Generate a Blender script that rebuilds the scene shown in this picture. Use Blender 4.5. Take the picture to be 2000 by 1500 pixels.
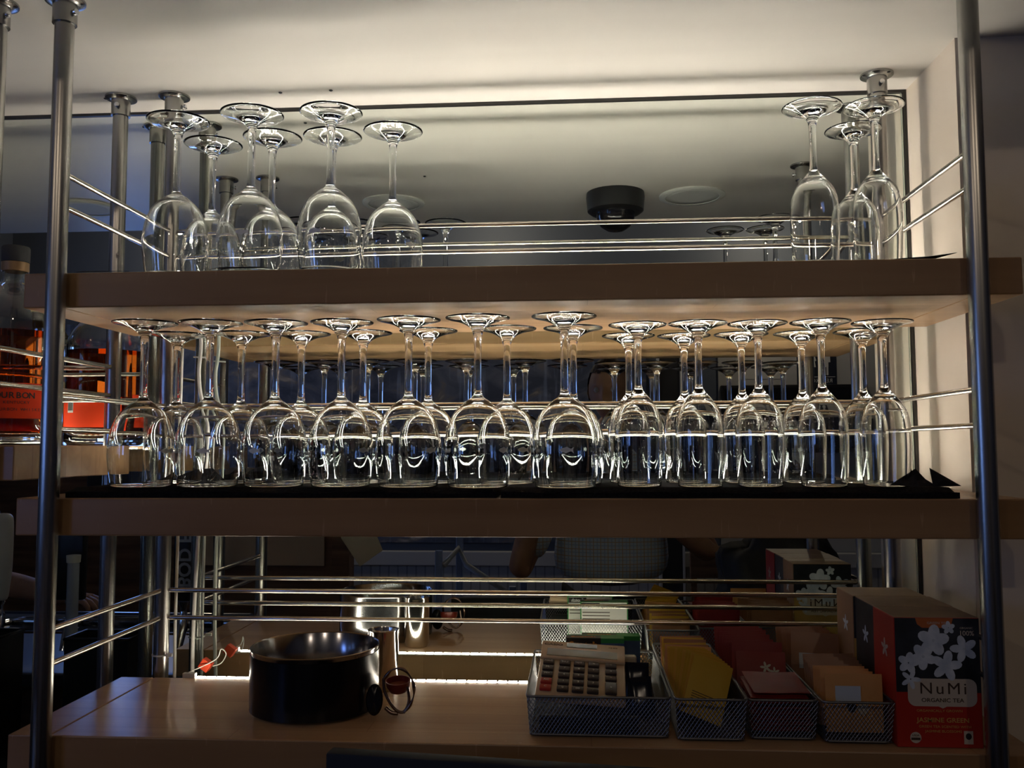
import bpy, bmesh, math, random
from mathutils import Vector, Matrix, Euler
PI = math.pi
random.seed(7)
S = bpy.context.scene
C = S.collection
for o in list(bpy.data.objects): bpy.data.objects.remove(o)

# ------------------------------------------------------------------ camera
cam = bpy.data.cameras.new('camera'); co = bpy.data.objects.new('camera', cam); C.objects.link(co)
cam.sensor_fit = 'HORIZONTAL'; cam.sensor_width = 36; cam.lens = 36 * 1726.36 / 2000; cam.clip_start = .01
R_ = Vector((0.99764967, 0.06845564, -0.00299267)); U_ = Vector((0.00775955, -0.0694752, 0.9975535)); F_ = Vector((-0.06808025, 0.99523214, 0.06984309))
m = Matrix((R_, U_, -F_)).transposed().to_4x4(); m.translation = (0.6919, -1.537, 0)
co.matrix_world = m
S.camera = co
# ------------------------------------------------------------------ light and exposure
w = bpy.data.worlds.new('world'); S.world = w; w.use_nodes = True
w.node_tree.nodes['Background'].inputs[0].default_value = (.5, .6, .9, 1); w.node_tree.nodes['Background'].inputs[1].default_value = .02
S.view_settings.view_transform = 'Standard'; S.view_settings.look = 'None'; S.view_settings.gamma = 1; S.view_settings.exposure = 0
S.view_settings.use_curve_mapping = False
S.cycles.sample_clamp_indirect = 0
LED = 90.0          # brightness of the diode strips
PEND = 12.0         # bulbs of the added pendant fill lamps
WIN = 3.5           # blue fill glow of the added window

# ------------------------------------------------------------------ materials
MATS = {}
def mat(name, col=(.5, .5, .5), rough=.5, metal=0, spec=.5, trans=0, ior=1.45, emit=None, es=0, coat=0, aniso=0, alpha=1, fn=None):
    if name in MATS: return MATS[name]
    M = bpy.data.materials.new(name); M.use_nodes = True; MATS[name] = M
    b = M.node_tree.nodes['Principled BSDF']; i = b.inputs
    i['Base Color'].default_value = (*col, 1); i['Roughness'].default_value = rough; i['Metallic'].default_value = metal
    i['Specular IOR Level'].default_value = spec; i['Transmission Weight'].default_value = trans; i['IOR'].default_value = ior
    i['Coat Weight'].default_value = coat; i['Anisotropic'].default_value = aniso; i['Alpha'].default_value = alpha
    if emit: i['Emission Color'].default_value = (*emit, 1); i['Emission Strength'].default_value = es
    if fn: fn(M.node_tree, b)
    return M
def N(t, k, **kw):
    n = t.nodes.new(k)
    for a, b in kw.items(): setattr(n, a, b)
    return n
def noise_col(c1, c2, scale=(1, 1, 1), ns=5, detail=4, p=(.35, .65), coord='Object', bump=0, dist=0):
    def f(t, b):
        tc = N(t, 'ShaderNodeTexCoord'); mp = N(t, 'ShaderNodeMapping'); mp.inputs['Scale'].default_value = scale
        nz = N(t, 'ShaderNodeTexNoise'); nz.inputs['Scale'].default_value = ns; nz.inputs['Detail'].default_value = detail; nz.inputs['Distortion'].default_value = dist
        cr = N(t, 'ShaderNodeValToRGB'); cr.color_ramp.elements[0].position = p[0]; cr.color_ramp.elements[1].position = p[1]
        cr.color_ramp.elements[0].color = (*c1, 1); cr.color_ramp.elements[1].color = (*c2, 1)
        L = t.links.new
        L(tc.outputs[coord], mp.inputs[0]); L(mp.outputs[0], nz.inputs['Vector']); L(nz.outputs[0], cr.inputs[0]); L(cr.outputs[0], b.inputs['Base Color'])
        if bump:
            bp = N(t, 'ShaderNodeBump'); bp.inputs['Strength'].default_value = bump; bp.inputs['Distance'].default_value = .002
            L(nz.outputs[0], bp.inputs['Height']); L(bp.outputs[0], b.inputs['Normal'])
    return f
def wood_fn(c1, c2, c3):
    # staves of beech running along x, each stave its own tone, fine rays across
    def f(t, b):
        L = t.links.new
        tc = N(t, 'ShaderNodeTexCoord'); mp = N(t, 'ShaderNodeMapping'); mp.inputs['Scale'].default_value = (.9, 14, 14)
        nz = N(t, 'ShaderNodeTexNoise'); nz.inputs['Scale'].default_value = 2.2; nz.inputs['Detail'].default_value = 8; nz.inputs['Distortion'].default_value = .6
        cr = N(t, 'ShaderNodeValToRGB'); cr.color_ramp.elements[0].position = .3; cr.color_ramp.elements[1].position = .7
        cr.color_ramp.elements[0].color = (*c1, 1); cr.color_ramp.elements[1].color = (*c2, 1)
        br = N(t, 'ShaderNodeTexBrick'); br.inputs['Scale'].default_value = 1; br.inputs['Mortar Size'].default_value = 0.0006
        br.inputs['Brick Width'].default_value = .47; br.inputs['Row Height'].default_value = .041; br.offset = .37
        br.inputs['Color1'].default_value = (1, 1, 1, 1); br.inputs['Color2'].default_value = (*c3, 1); br.inputs['Mortar'].default_value = (.6, .55, .5, 1)
        mx = N(t, 'ShaderNodeMix', data_type='RGBA', blend_type='MULTIPLY'); mx.inputs[0].default_value = .8
        L(tc.outputs['Object'], mp.inputs[0]); L(mp.outputs[0], nz.inputs['Vector']); L(nz.outputs[0], cr.inputs[0])
        L(tc.outputs['Object'], br.inputs['Vector']); L(cr.outputs[0], mx.inputs[6]); L(br.outputs[0], mx.inputs[7]); 
        mf = N(t, 'ShaderNodeMapping'); mf.inputs['Rotation'].default_value = (0, .55, 0); mf.inputs['Scale'].default_value = (60, 60, 7)
        nf = N(t, 'ShaderNodeTexNoise'); nf.inputs['Scale'].default_value = 3; nf.inputs['Detail'].default_value = 2
        cf = N(t, 'ShaderNodeValToRGB'); cf.color_ramp.elements[0].position = .66; cf.color_ramp.elements[1].position = .74
        cf.color_ramp.elements[0].color = (0, 0, 0, 1); cf.color_ramp.elements[1].color = (.10, .07, .05, 1)
        mg = N(t, 'ShaderNodeMix', data_type='RGBA', blend_type='ADD'); mg.inputs[0].default_value = 1
        L(tc.outputs['Object'], mf.inputs[0]); L(mf.outputs[0], nf.inputs['Vector']); L(nf.outputs[0], cf.inputs[0]); L(mx.outputs[2], mg.inputs[6]); L(cf.outputs[0], mg.inputs[7])
        L(mg.outputs[2], b.inputs['Base Color'])
    return f
WOOD = mat('beech', rough=.33, spec=.4, fn=wood_fn((.40, .235, .115), (.52, .33, .17), (.78, .74, .7)))
WOODD = mat('brown_wood', rough=.5, fn=noise_col((.10, .05, .028), (.2, .11, .06), (1, 12, 12), 3))
def ceil_fn(t, b):
    noise_col((.64, .60, .54), (.72, .68, .61), (.35, 3.5, 1), 2.2, 3, (.25, .75), bump=.05)(t, b)
CEIL = mat('cream_ceiling_paint', rough=.42, spec=.35, fn=ceil_fn)
CREAM = mat('cream_wall_paint', rough=.55, fn=noise_col((.66, .57, .46), (.74, .65, .54), (1, 1, 1), 6))
STEEL = mat('brushed_steel_tube', (.40, .39, .37), .27, 1, aniso=.5)
CHROME = mat('polished_rod', (.58, .53, .47), .2, 1)
CHR2 = mat('chrome', (.75, .75, .76), .1, 1)
MIRR = mat('mirror_silver', (.74, .78, .74), .0, 1)
def glass_fn(t, b):
    g = N(t, 'ShaderNodeBsdfGlass'); g.inputs['IOR'].default_value = 1.47; g.inputs['Roughness'].default_value = 0; g.inputs['Color'].default_value = (.985, .99, .985, 1)
    t.links.new(g.outputs[0], t.nodes['Material Output'].inputs[0])
GLASS = mat('clear_glass', fn=glass_fn)
FROST = mat('frosted_etch', (.75, .78, .75), .6)
BLKCLOTH = mat('black_cloth', (.006, .006, .007), .95, spec=.1, fn=noise_col((.004, .004, .005), (.011, .011, .012), (1, 1, 1), 300, bump=.4))
CLOTHG = mat('black_napkin', (.014, .014, .016), .9, spec=.15)
LEDM = mat('diode_light', (1, 1, 1), emit=(1, .94, .86), es=LED)
LEDB = mat('diode_light_dim', (1, 1, 1), emit=(1, .90, .74), es=42.0)
TAPE = mat('white_strip_tape', (.7, .68, .62), .5)
WHITE = mat('white_plastic', (.62, .62, .58), .45)
BLACK = mat('black_plastic', (.012, .012, .013), .35)
BLKM = mat('black_matte', (.02, .02, .021), .7)
DSTEEL = mat('dark_polished_steel', (.30, .30, .32), .16, 1)
BLKGL = mat('gloss_black', (.006, .006, .007), .22, spec=.4)
RED = mat('red_rubber', (.65, .06, .015), .5)
WIRE = mat('grey_wire_mesh', (.19, .195, .205), .42, .85)
SKIN = mat('skin', (.42, .22, .13), .55, fn=noise_col((.38, .2, .12), (.46, .25, .15), (1, 1, 1), 20))
HAIR = mat('brown_hair', (.05, .03, .02), .7)

# ------------------------------------------------------------------ helpers
def link(o, parent=None):
    C.objects.link(o)
    if parent: o.parent = parent
    return o
def tag(o, label=None, cat=None, group=None, kind=None):
    if label: o['label'] = label
    if cat: o['category'] = cat
    if group: o['group'] = group
    if kind: o['kind'] = kind
    return o
def empty(name, loc=(0, 0, 0), rot=(0, 0, 0)):
    o = bpy.data.objects.new(name, None); o.empty_display_size = .02; o.location = loc; o.rotation_euler = rot
    return link(o)
def obj(name, bm, m, parent=None, smooth=False, loc=None, rot=None):
    me = bpy.data.meshes.new(name)
    bmesh.ops.recalc_face_normals(bm, faces=bm.faces)
    bm.to_mesh(me); bm.free()
    for mm in (m if isinstance(m, (list, tuple)) else [m]): me.materials.append(mm)
    if smooth:
        me.polygons.foreach_set('use_smooth', [True] * len(me.polygons))
        if smooth is not True: me.set_sharp_from_angle(angle=math.radians(smooth))
    o = bpy.data.objects.new(name, me)
    if loc: o.location = loc
    if rot: o.rotation_euler = rot
    return link(o, parent)
def box(bm, x0, x1, y0, y1, z0, z1, M=None, mi=0, bev=0):
    g = bmesh.ops.create_cube(bm, size=1)
    vs = g['verts']
    for v in vs: v.co = Vector(((x0 + x1) / 2 + v.co.x * (x1 - x0), (y0 + y1) / 2 + v.co.y * (y1 - y0), (z0 + z1) / 2 + v.co.z * (z1 - z0)))
    fs = {f for v in vs for f in v.link_faces}
    for f in fs: f.material_index = mi
    if bev:
        es = list({e for v in vs for e in v.link_edges})
        r = bmesh.ops.bevel(bm, geom=es, offset=bev, segments=2, affect='EDGES', profile=.5)
        vs = list({v for f in r['faces'] for v in f.verts} | {v for v in vs if v.is_valid})
    if M is not None:
        for v in vs: v.co = M @ v.co
    return vs
def lathe(bm, prof, seg=48, ctr=(0, 0, 0), M=None, close=False):
    rings = []
    for (r, z) in prof:
        if r < 1e-6: v = bm.verts.new((0, 0, z)); rings.append([v])
        else: rings.append([bm.verts.new((r * math.cos(2 * PI * k / seg), r * math.sin(2 * PI * k / seg), z)) for k in range(seg)])
    pr = list(zip(rings, rings[1:]))
    if close: pr.append((rings[-1], rings[0]))
    for a, b in pr:
        for k in range(seg):
            k2 = (k + 1) % seg
            if len(a) == 1 and len(b) == 1: continue
            if len(a) == 1: bm.faces.new((a[0], b[k], b[k2]))
            elif len(b) == 1: bm.faces.new((a[k], a[k2], b[0]))
            else: bm.faces.new((a[k], a[k2], b[k2], b[k]))
    vs = [v for r in rings for v in r]
    for v in vs:
        v.co = (M @ v.co if M is not None else v.co) + Vector(ctr)
    return vs
def tube(bm, pts, r, seg=10, cap=True):
    pts = [Vector(p) for p in pts]; rs = r if isinstance(r, (list, tuple)) else [r] * len(pts)
    prev = None; ref = None; rings = []
    for i, p in enumerate(pts):
        d = (pts[min(i + 1, len(pts) - 1)] - pts[max(i - 1, 0)]).normalized()
        if ref is None: ref = d.orthogonal().normalized()
        ref = (ref - d * ref.dot(d)).normalized(); bi = d.cross(ref)
        rings.append([bm.verts.new(p + rs[i] * (math.cos(2 * PI * k / seg) * ref + math.sin(2 * PI * k / seg) * bi)) for k in range(seg)])
    for a, b in zip(rings, rings[1:]):
        for k in range(seg): bm.faces.new((a[k], a[(k + 1) % seg], b[(k + 1) % seg], b[k]))
    if cap: bm.faces.new(rings[0][::-1]); bm.faces.new(rings[-1])
    return [v for r_ in rings for v in r_]
def spline(pts, n=8):
    pts = [Vector(p) for p in pts]; out = []
    P = [pts[0]] + pts + [pts[-1]]
    for i in range(1, len(P) - 2):
        for k in range(n):
            t = k / n; a, b, c, d = P[i - 1:i + 3]
            out.append(.5 * ((2 * b) + (c - a) * t + (2 * a - 5 * b + 4 * c - d) * t * t + (3 * b - a - 3 * c + d) * t ** 3))
    return out + [pts[-1]]
def poly(bm, pts, d=(0, 0, .0003), mi=0):
    a = [bm.verts.new(p) for p in pts]; b = [bm.verts.new(Vector(p) + Vector(d)) for p in pts]
    n = len(a); fs = [bm.faces.new(a), bm.faces.new(b[::-1])] + [bm.faces.new((a[k], a[(k + 1) % n], b[(k + 1) % n], b[k])) for k in range(n)]
    for f in fs: f.material_index = mi
def ell(cx, cz, rx, rz, y, n=20, a=0):
    return [(cx + rx * math.cos(t) * math.cos(a) - rz * math.sin(t) * math.sin(a), y, cz + rx * math.cos(t) * math.sin(a) + rz * math.sin(t) * math.cos(a)) for t in [2 * PI * k / n for k in range(n)]]
def text(name, s, size, m, parent, loc, rot=(PI / 2, 0, 0), ext=.0001, align='CENTER', sx=1, bold=0, space=1, kids=None):
    cu = bpy.data.curves.new(name, 'FONT'); cu.body = s; cu.size = size; cu.extrude = ext; cu.align_x = align; cu.align_y = 'CENTER'; cu.offset = bold; cu.space_character = space
    cu.materials.append(m); cu.resolution_u = 3
    t = bpy.data.objects.new('tmp', cu); me = bpy.data.meshes.new_from_object(t); bpy.data.objects.remove(t); bpy.data.curves.remove(cu)
    if not me.materials: me.materials.append(m)
    o = bpy.data.objects.new(name, me); o.location = loc; o.rotation_euler = rot; o.scale = (sx, 1, 1)
    return link(o, parent)
def dup(root, loc=None, rot=None, label=None, group=None):
    r = root.copy(); C.objects.link(r)
    if loc: r.location = loc
    if rot: r.rotation_euler = rot
    if label: r['label'] = label
    if group: r['group'] = group
    for ch in list(root.children):
        c = ch.copy(); C.objects.link(c); c.parent = r
        for g in list(ch.children):
            d = g.copy(); C.objects.link(d); d.parent = c
    return r
def rotz(a): return Matrix.Rotation(a, 4, 'Z')
def TR(x, y, z): return Matrix.Translation((x, y, z))
ORD = ['first', 'second', 'third', 'fourth', 'fifth', 'sixth', 'seventh', 'eighth', 'ninth', 'tenth', 'eleventh', 'twelfth']

# ------------------------------------------------------------------ the setting
ZC = .6134
def struct(name, boxes, m, bev=0):
    bm = bmesh.new()
    for b in boxes: box(bm, *b, bev=bev)
    return tag(obj(name, bm, m), kind='structure')
struct('ceiling', [(-3, 3.2, -.86, .06, ZC, 1.5)], CEIL)                       # low soffit over the back bar
struct('wall_front', [(-3, 3.2, .006, .10, -1.45, ZC)], CREAM)
struct('wall_right', [(1.2725, 3.2, -.1975, .0055, -1.45, ZC)], CREAM)           # return beside the mirror
struct('wall_left', [(-3.1, -3, -2.0, .1, -1.45, 1.5), (-3.1, -3, -4, -3.1, -1.45, 1.5), (-3.1, -3, -3.1, -2.0, -1.45, -.5), (-3.1, -3, -3.1, -2.0, .62, 1.5)],
       mat('blue_grey_paint', (.09, .11, .17), .6))
struct('wall_side', [(3.2, 3.3, -4.1, .1, -1.45, 1.5)], MATS['blue_grey_paint'])
struct('floor', [(-3.1, 3.3, -4.1, .1, -1.55, -1.45)], mat('dark_floor_boards', rough=.4, fn=noise_col((.03, .02, .015), (.07, .045, .03), (1, 10, 1), 3)))
struct('ceiling_room', [(-3.1, 3.3, -4.1, -.86, 1.5, 1.6)], mat('dark_ceiling', (.06, .065, .08), .8))
def mural_fn(t, b):
    L = t.links.new
    tc = N(t, 'ShaderNodeTexCoord')
    mp = N(t, 'ShaderNodeMapping'); mp.inputs['Scale'].default_value = (1.1, 1, 2.0)
    nz = N(t, 'ShaderNodeTexNoise'); nz.inputs['Scale'].default_value = 2.6; nz.inputs['Detail'].default_value = 9; nz.inputs['Distortion'].default_value = 2.2
    cr = N(t, 'ShaderNodeValToRGB'); e = cr.color_ramp.elements
    e[0].position = .38; e[0].color = (.05, .065, .11, 1); e[1].position = .72; e[1].color = (.42, .38, .34, 1)
    x = cr.color_ramp.elements.new(.55); x.color = (.11, .13, .19, 1); x = cr.color_ramp.elements.new(.62); x.color = (.16, .15, .16, 1)
    wp = N(t, 'ShaderNodeMapping'); wp.inputs['Rotation'].default_value = (0, .75, 0); wp.inputs['Scale'].default_value = (5, 1, .5)
    n2 = N(t, 'ShaderNodeTexNoise'); n2.inputs['Scale'].default_value = 4; n2.inputs['Detail'].default_value = 3
    c2 = N(t, 'ShaderNodeValToRGB'); c2.color_ramp.elements[0].position = .58; c2.color_ramp.elements[1].position = .72
    c2.color_ramp.elements[0].color = (0, 0, 0, 1); c2.color_ramp.elements[1].color = (.10, .13, .2, 1)
    mx = N(t, 'ShaderNodeMix', data_type='RGBA', blend_type='ADD'); mx.inputs[0].default_value = 1
    L(tc.outputs['Object'], mp.inputs[0]); L(mp.outputs[0], nz.inputs['Vector']); L(nz.outputs[0], cr.inputs[0])
    L(tc.outputs['Object'], wp.inputs[0]); L(wp.outputs[0], n2.inputs['Vector']); L(n2.outputs[0], c2.inputs[0])
    L(cr.outputs[0], mx.inputs[6]); L(c2.outputs[0], mx.inputs[7]); L(mx.outputs[2], b.inputs['Base Color'])
MURAL = mat('painted_sea_mural', rough=.6, fn=mural_fn)
BLUEG = mat('slate_wall_paint', (.10, .12, .16), .6)
GREYW = mat('pale_grey_paint', (.42, .42, .42), .6)
struct('wall_back', [(-3.1, 1.32, -4.1, -4, -.65, .86), (-3.1, 3.3, -4.1, -4.0, .86, 1.5), (-3.1, 3.3, -4.1, -4.0, -1.45, -.65), (1.32, 3.3, -4.1, -4.05, -.65, .86)], BLUEG)
bm = bmesh.new(); box(bm, -2.9, 1.15, -3.998, -3.985, -.60, .80)
tag(obj('painted_mural', bm, MURAL), 'long dark blue painting with pale swirling shapes on the far wall behind', 'painting')
bm = bmesh.new(); box(bm, 1.60, 3.2, -4.049, -4.03, -.65, .86)
tag(obj('trim_3', bm, GREYW), kind='structure')
# beadboard wainscot with its cap rail
def bead_fn(t, b):
    L = t.links.new; tc = N(t, 'ShaderNodeTexCoord'); wv = N(t, 'ShaderNodeTexWave', wave_type='BANDS', bands_direction='X'); wv.inputs['Scale'].default_value = 5.5
    cr = N(t, 'ShaderNodeValToRGB'); cr.color_ramp.elements[0].position = .0; cr.color_ramp.elements[1].position = .12
    cr.color_ramp.elements[0].color = (.24, .24, .25, 1); cr.color_ramp.elements[1].color = (.42, .42, .42, 1)
    L(tc.outputs['Object'], wv.inputs['Vector']); L(wv.outputs[0], cr.inputs[0]); L(cr.outputs[0], b.inputs['Base Color'])
BEAD = mat('pale_blue_beadboard', rough=.5, fn=bead_fn); BEADC = mat('pale_blue_trim_paint', (.50, .50, .50), .45)
struct('trim_1', [(-3, 3.2, -3.999, -3.97, -1.45, -.74)], BEAD)
struct('trim_2', [(-3, 3.2, -3.999, -3.955, -.74, -.65)], BEADC, bev=.006)
# doorway with its darkness as a black panel, dark tv and signs on the far wall
o = empty('dark_doorway', (1.285, -3.9, -1.45)); tag(o, 'open doorway, its darkness a black panel, between the blue painting and grey wall', 'door')
bm = bmesh.new(); box(bm, -.062, .062, -.05, .0, 0, 2.2); obj('panel', bm, BLKM, o)  # flat black sheet in place of the unlit opening
bm = bmesh.new(); box(bm, -.075, -.062, -.05, .01, 0, 2.25); box(bm, .062, .075, -.05, .01, 0, 2.25); obj('frame', bm, BEADC, o)
tv = empty('dark_screen', (2.05, -4.03, .2)); tag(tv, 'wide black screen on the grey far wall below the paper notice', 'screen')
bm = bmesh.new(); box(bm, -.44, .44, .0, .05, -.25, .17, bev=.004); obj('case', bm, BLACK, tv)
bm = bmesh.new(); box(bm, -.42, .42, .0505, .052, -.22, .15); obj('glass_front', bm, mat('screen_glass', (.01, .01, .012), .1), tv)
sg = empty('restroom_sign', (2.21, -4.03, .50)); tag(sg, 'dark blue restroom sign with white figures on the far wall', 'sign')
bm = bmesh.new(); box(bm, -.13, .11, 0, .006, -.13, .12, bev=.002); obj('plate', bm, mat('navy_sign_plate', (.012, .016, .03), .5), sg)
SW = mat('sign_white', (.6, .6, .6), .5)
def figure(x, skirt):
    bm = bmesh.new(); q = lambda a: [(x + u, .0065, v) for u, v in a]
    poly(bm, ell(x, .088, .013, .013, .0065), (0, .001, 0))
    if skirt: poly(bm, q([(-.018, .07), (.018, .07), (.034, .02), (.024, .016), (.030, -.02), (-.030, -.02), (-.024, .016), (-.034, .02)]), (0, .001, 0))
    else: poly(bm, q([(-.026, .07), (.026, .07), (.028, .01), (.016, .01), (.016, -.02), (-.016, -.02), (-.016, .01), (-.028, .01)]), (0, .001, 0))
    for s in (-1, 1): box(bm, x + s * .009 - .006, x + s * .009 + .006, .0065, .0075, -.07, -.02)
    return bm
obj('pictogram', figure(.045, False), SW, sg); obj('pictogram', figure(-.045, True), SW, sg)
bm = bmesh.new(); box(bm, -.12, .10, .0065, .0075, -.082, -.079); obj('rule', bm, SW, sg)
text('lettering', 'RESTROOM', .034, SW, sg, (-.01, .0075, -.105), (PI / 2, 0, PI), space=1.1)
nt = empty('paper_notice', (1.86, -4.029, .48)); tag(nt, 'white paper notice taped above the black screen on the far wall', 'notice')
bm = bmesh.new(); box(bm, -.13, .13, 0, .0015, -.07, .08); obj('sheet', bm, mat('paper', (.52, .52, .5), .8), nt)
for k, (zz, ww) in enumerate(((.03, .17), (-.0, .12))):
    bm = bmesh.new(); box(bm, -ww / 2, ww / 2, .0016, .002, zz - .006, zz + .006); obj('printed_line', bm, mat('print_grey', (.2, .2, .22), .8), nt)
# window added out of view on the left wall, a blue light source
WINM = mat('added_window_glow', (.1, .2, .5), emit=(.24, .42, 1.0), es=WIN)
bm = bmesh.new(); box(bm, -3.06, -3.05, -3.1, -2.0, -.5, .62); wn = obj('added_window_1', bm, WINM); tag(wn, kind='structure')
bm = bmesh.new()
for a in (-3.1, -2.57, -2.04): box(bm, -3.05, -3.0, a, a + .04, -.5, .62)
for a in (-.5, .04, .58): box(bm, -3.05, -3.0, -3.1, -2.0, a, a + .04)
obj('added_window_frame', bm, BEADC, wn)
# pendant fill lamps added out of view, above the soffit's edge
SHADE = mat('dark_shade_metal', (.03, .03, .03), .4, .8); BULB = mat('fill_bulb_glow', (1, 1, 1), emit=(1, .78, .52), es=PEND)
pd = empty('added_fill_pendant', (.2, -3.45, 1.5)); 
bm = bmesh.new(); tube(bm, [(0, 0, -.10), (0, 0, 0)], .004, 8); obj('cord', bm, BLACK, pd)
bm = bmesh.new(); lathe(bm, [(.012, -.10), (.03, -.105), (.05, -.15), (.05, -.155), (.047, -.15), (.028, -.108), (.012, -.103)], 24, close=True); obj('lamp_shade', bm, SHADE, pd, True)
bm = bmesh.new(); lathe(bm, [(0, -.16), (.014, -.157), (.024, -.142), (.022, -.125), (.012, -.107), (0, -.106)], 20); obj('bulb', bm, BULB, pd, True)
ld = bpy.data.lights.new('fill_bulb_light', 'POINT'); ld.energy = 9.5; ld.color = (1, .80, .60); ld.shadow_soft_size = .03; lo = bpy.data.objects.new('fill_bulb_light', ld); lo.location = (0, 0, -.20); link(lo, pd)
tag(pd, 'added pendant fill lamp over the room, hung nearest behind the photographer', 'lamp', 'added fill lamps of the room')
dup(pd, (-1.6, -3.45, 1.5), label='added pendant fill lamp over the room, hung by the added left window')
dup(pd, (1.9, -3.5, 1.5), label='added pendant fill lamp over the room, hung before the restroom sign')

# ------------------------------------------------------------------ mirror
mr = empty('wall_mirror', (0, 0, 0)); tag(mr, 'large wall mirror behind the shelves, reaching up to the ceiling', 'mirror')
bm = bmesh.new(); box(bm, -2.2, 1.2665, 0, .005, -.70, .6125); obj('mirror_glass', bm, MIRR, mr)
bm = bmesh.new(); box(bm, -2.2, 1.2712, -.004, .0055, .6085, .6133); obj('top_channel', bm, mat('dark_channel', (.05, .048, .045), .4, .6), mr)
bm = bmesh.new(); box(bm, 1.2668, 1.2718, -.003, .0055, -.70, .6085); obj('side_channel', bm, MATS['dark_channel'], mr)
bm = bmesh.new(); box(bm, 1.2632, 1.2650, -.0012, 0, -.70, .6085); obj('edge_bevel', bm, mat('mirror_edge', (.55, .62, .55), .25, .6), mr)

# back counter under the shelves
bm = bmesh.new(); box(bm, -2.2, 1.2715, -.50, .005, -.74, -.70, bev=.004); bc = empty('back_counter', (0, 0, 0)); obj('worktop', bm, BLKM, bc)
tag(bc, 'dark counter along the mirror wall below the lowest wooden shelf', 'counter')
bm = bmesh.new(); box(bm, -2.2, 1.2715, -.46, .005, -1.45, -.7405); obj('cabinet_body', bm, WOODD, bc)

# ------------------------------------------------------------------ shelves
YF, YB = -.392, -.0845
def shelf(x0, x1, zt, zb, label, split=True, name='wooden_shelf', YB=YB):
    o = empty(name, (x0, YF, zb)); tag(o, label, 'shelf', 'wooden shelves of the back bar')
    e = .057; h = zt - zb; W = x1 - x0; D = YB - YF
    bm = bmesh.new(); box(bm, (e if split else 0), W - (e if split else 0), 0, D, 0, h, bev=.0018); obj('board', bm, WOOD, o)
    if split:
        for a in (0, W - e + .0012):
            bm = bmesh.new(); box(bm, a, a + e - .0012, 0, D, 0, h, bev=.0018); obj('end_strip', bm, WOOD, o)
    return o
shelf(-.0535, 1.2605, .2366, .1888, 'thick beech shelf, topmost of the unit in front of the mirror')
shelf(-.0535, 1.2605, -.0678, -.1175, 'thick beech shelf, middle one, under the long row of glasses')
shelf(-.0535, 1.2605, -.3774, -.427, 'thick beech shelf, lowest, holding dark pot, wire baskets and tea boxes', YB=-.0985)
shelf(-.85, -.0585, .0027, -.0450, 'thick beech shelf left of the unit, carrying the whiskey bottles', split=False)

# ------------------------------------------------------------------ posts with ceiling flanges
def make_post():
    o = empty('shelf_post', (0, 0, -.70))
    T = ZC + .70
    bm = bmesh.new(); lathe(bm, [(0, 0), (.0127, 0), (.0127, T - .006), (0, T - .006)], 32); obj('tube', bm, STEEL, o, 40)
    bm = bmesh.new(); lathe(bm, [(.0129, T - .034), (.0158, T - .034), (.0158, T - .006), (.018, T - .004), (.0262, T - .003), (.0265, T - .0004), (.0129, T - .0004)], 32, close=True)
    c = obj('ceiling_flange', bm, STEEL, o, 40)
    bm = bmesh.new(); lathe(bm, [(0, 0), (.002, 0), (.002, .003), (.0042, .003), (.0042, .006), (0, .007)], 14, (0, 0, 0), Matrix.Rotation(PI / 2, 4, 'Y'))
    obj('set_screw', bm, CHR2, c, 40, (.0155, 0, T - .02))
    for a in (.6, 2.7, 4.8):
        bm = bmesh.new(); lathe(bm, [(0, -.0012), (.003, -.0009), (.0034, 0), (0, 0)], 10); obj('flange_screw', bm, SHADE, c, True, (.0215 * math.cos(a), .0215 * math.sin(a), T - .0029))
    return o
p0 = make_post(); first = [1]
def post(x, y, rz, label, group='round steel posts holding the shelves'):
    if first: o = p0; first.pop(); o.location = (x, y, -.70); o.rotation_euler = (0, 0, rz); o['label'] = label; o['group'] = group
    else: o = dup(p0, (x, y, -.70), (0, 0, rz), label, group)
    o['category'] = 'post'
    return o
YA, YP = -.405, -.0705
post(0, YA, -.3, 'tall round steel post at the front left corner of the shelf unit')
post(1.2, YA, 3.4, 'tall round steel post at the front right corner of the shelf unit')
post(0, YP, .0, 'round steel post at the back left corner, wrapped by white cords')
post(1.2, YP, -1.5, 'round steel post at the back right corner by the cream wall')
post(-.0965, YP, -1.4, 'round steel post behind the bottles, back right of the neighbouring unit')
post(-.0965, YA, -.3, 'round steel post at the left edge, front right of the bottle unit')
post(-.80, YP, 0, 'round steel post at the far back left of the bottle unit')
post(-.80, YA, 0, 'round steel post at the far front left of the bottle unit')

# ------------------------------------------------------------------ rails
RR = .0039
def rod(a, b, label, group):
    a, b = Vector(a), Vector(b); d = b - a
    bm = bmesh.new(); tube(bm, [(0, 0, 0), d * .002, d * .998, d], [RR * .7, RR, RR, RR * .7], 14)
    return tag(obj('guard_rail', bm, CHROME, None, 60, a), label, 'rail', group)
for zt, nm in ((.2366, 'top'), (-.0678, 'middle'), (-.3774, 'bottom')):
    for dz, up in ((.137, 'upper'), (.0915, 'lower')):
        z = zt + dz
        rod((.0127, YP, z), (1.1873, YP, z), f'{up} long chrome rail running behind the {nm} shelf along the mirror', 'long chrome guard rails')
        rod((0, YA + .0127, z), (0, YP - .0127, z), f'{up} short chrome rail at the left end of the {nm} shelf', 'short chrome guard rails')
        rod((1.2, YA + .0127, z), (1.2, YP - .0127, z), f'{up} short chrome rail at the right end of the {nm} shelf', 'short chrome guard rails')
for dz, up in ((.134, 'upper'), (.085, 'lower')):
    z = .0027 + dz
    rod((-.7873, YP, z), (-.1092, YP, z), f'{up} long chrome rail behind the whiskey bottles', 'chrome rails of the bottle shelf')
    rod((-.0965, YA + .0127, z), (-.0965, YP - .0127, z), f'{up} chrome rail crossing in front of the bourbon bottle', 'chrome rails of the bottle shelf')

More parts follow.
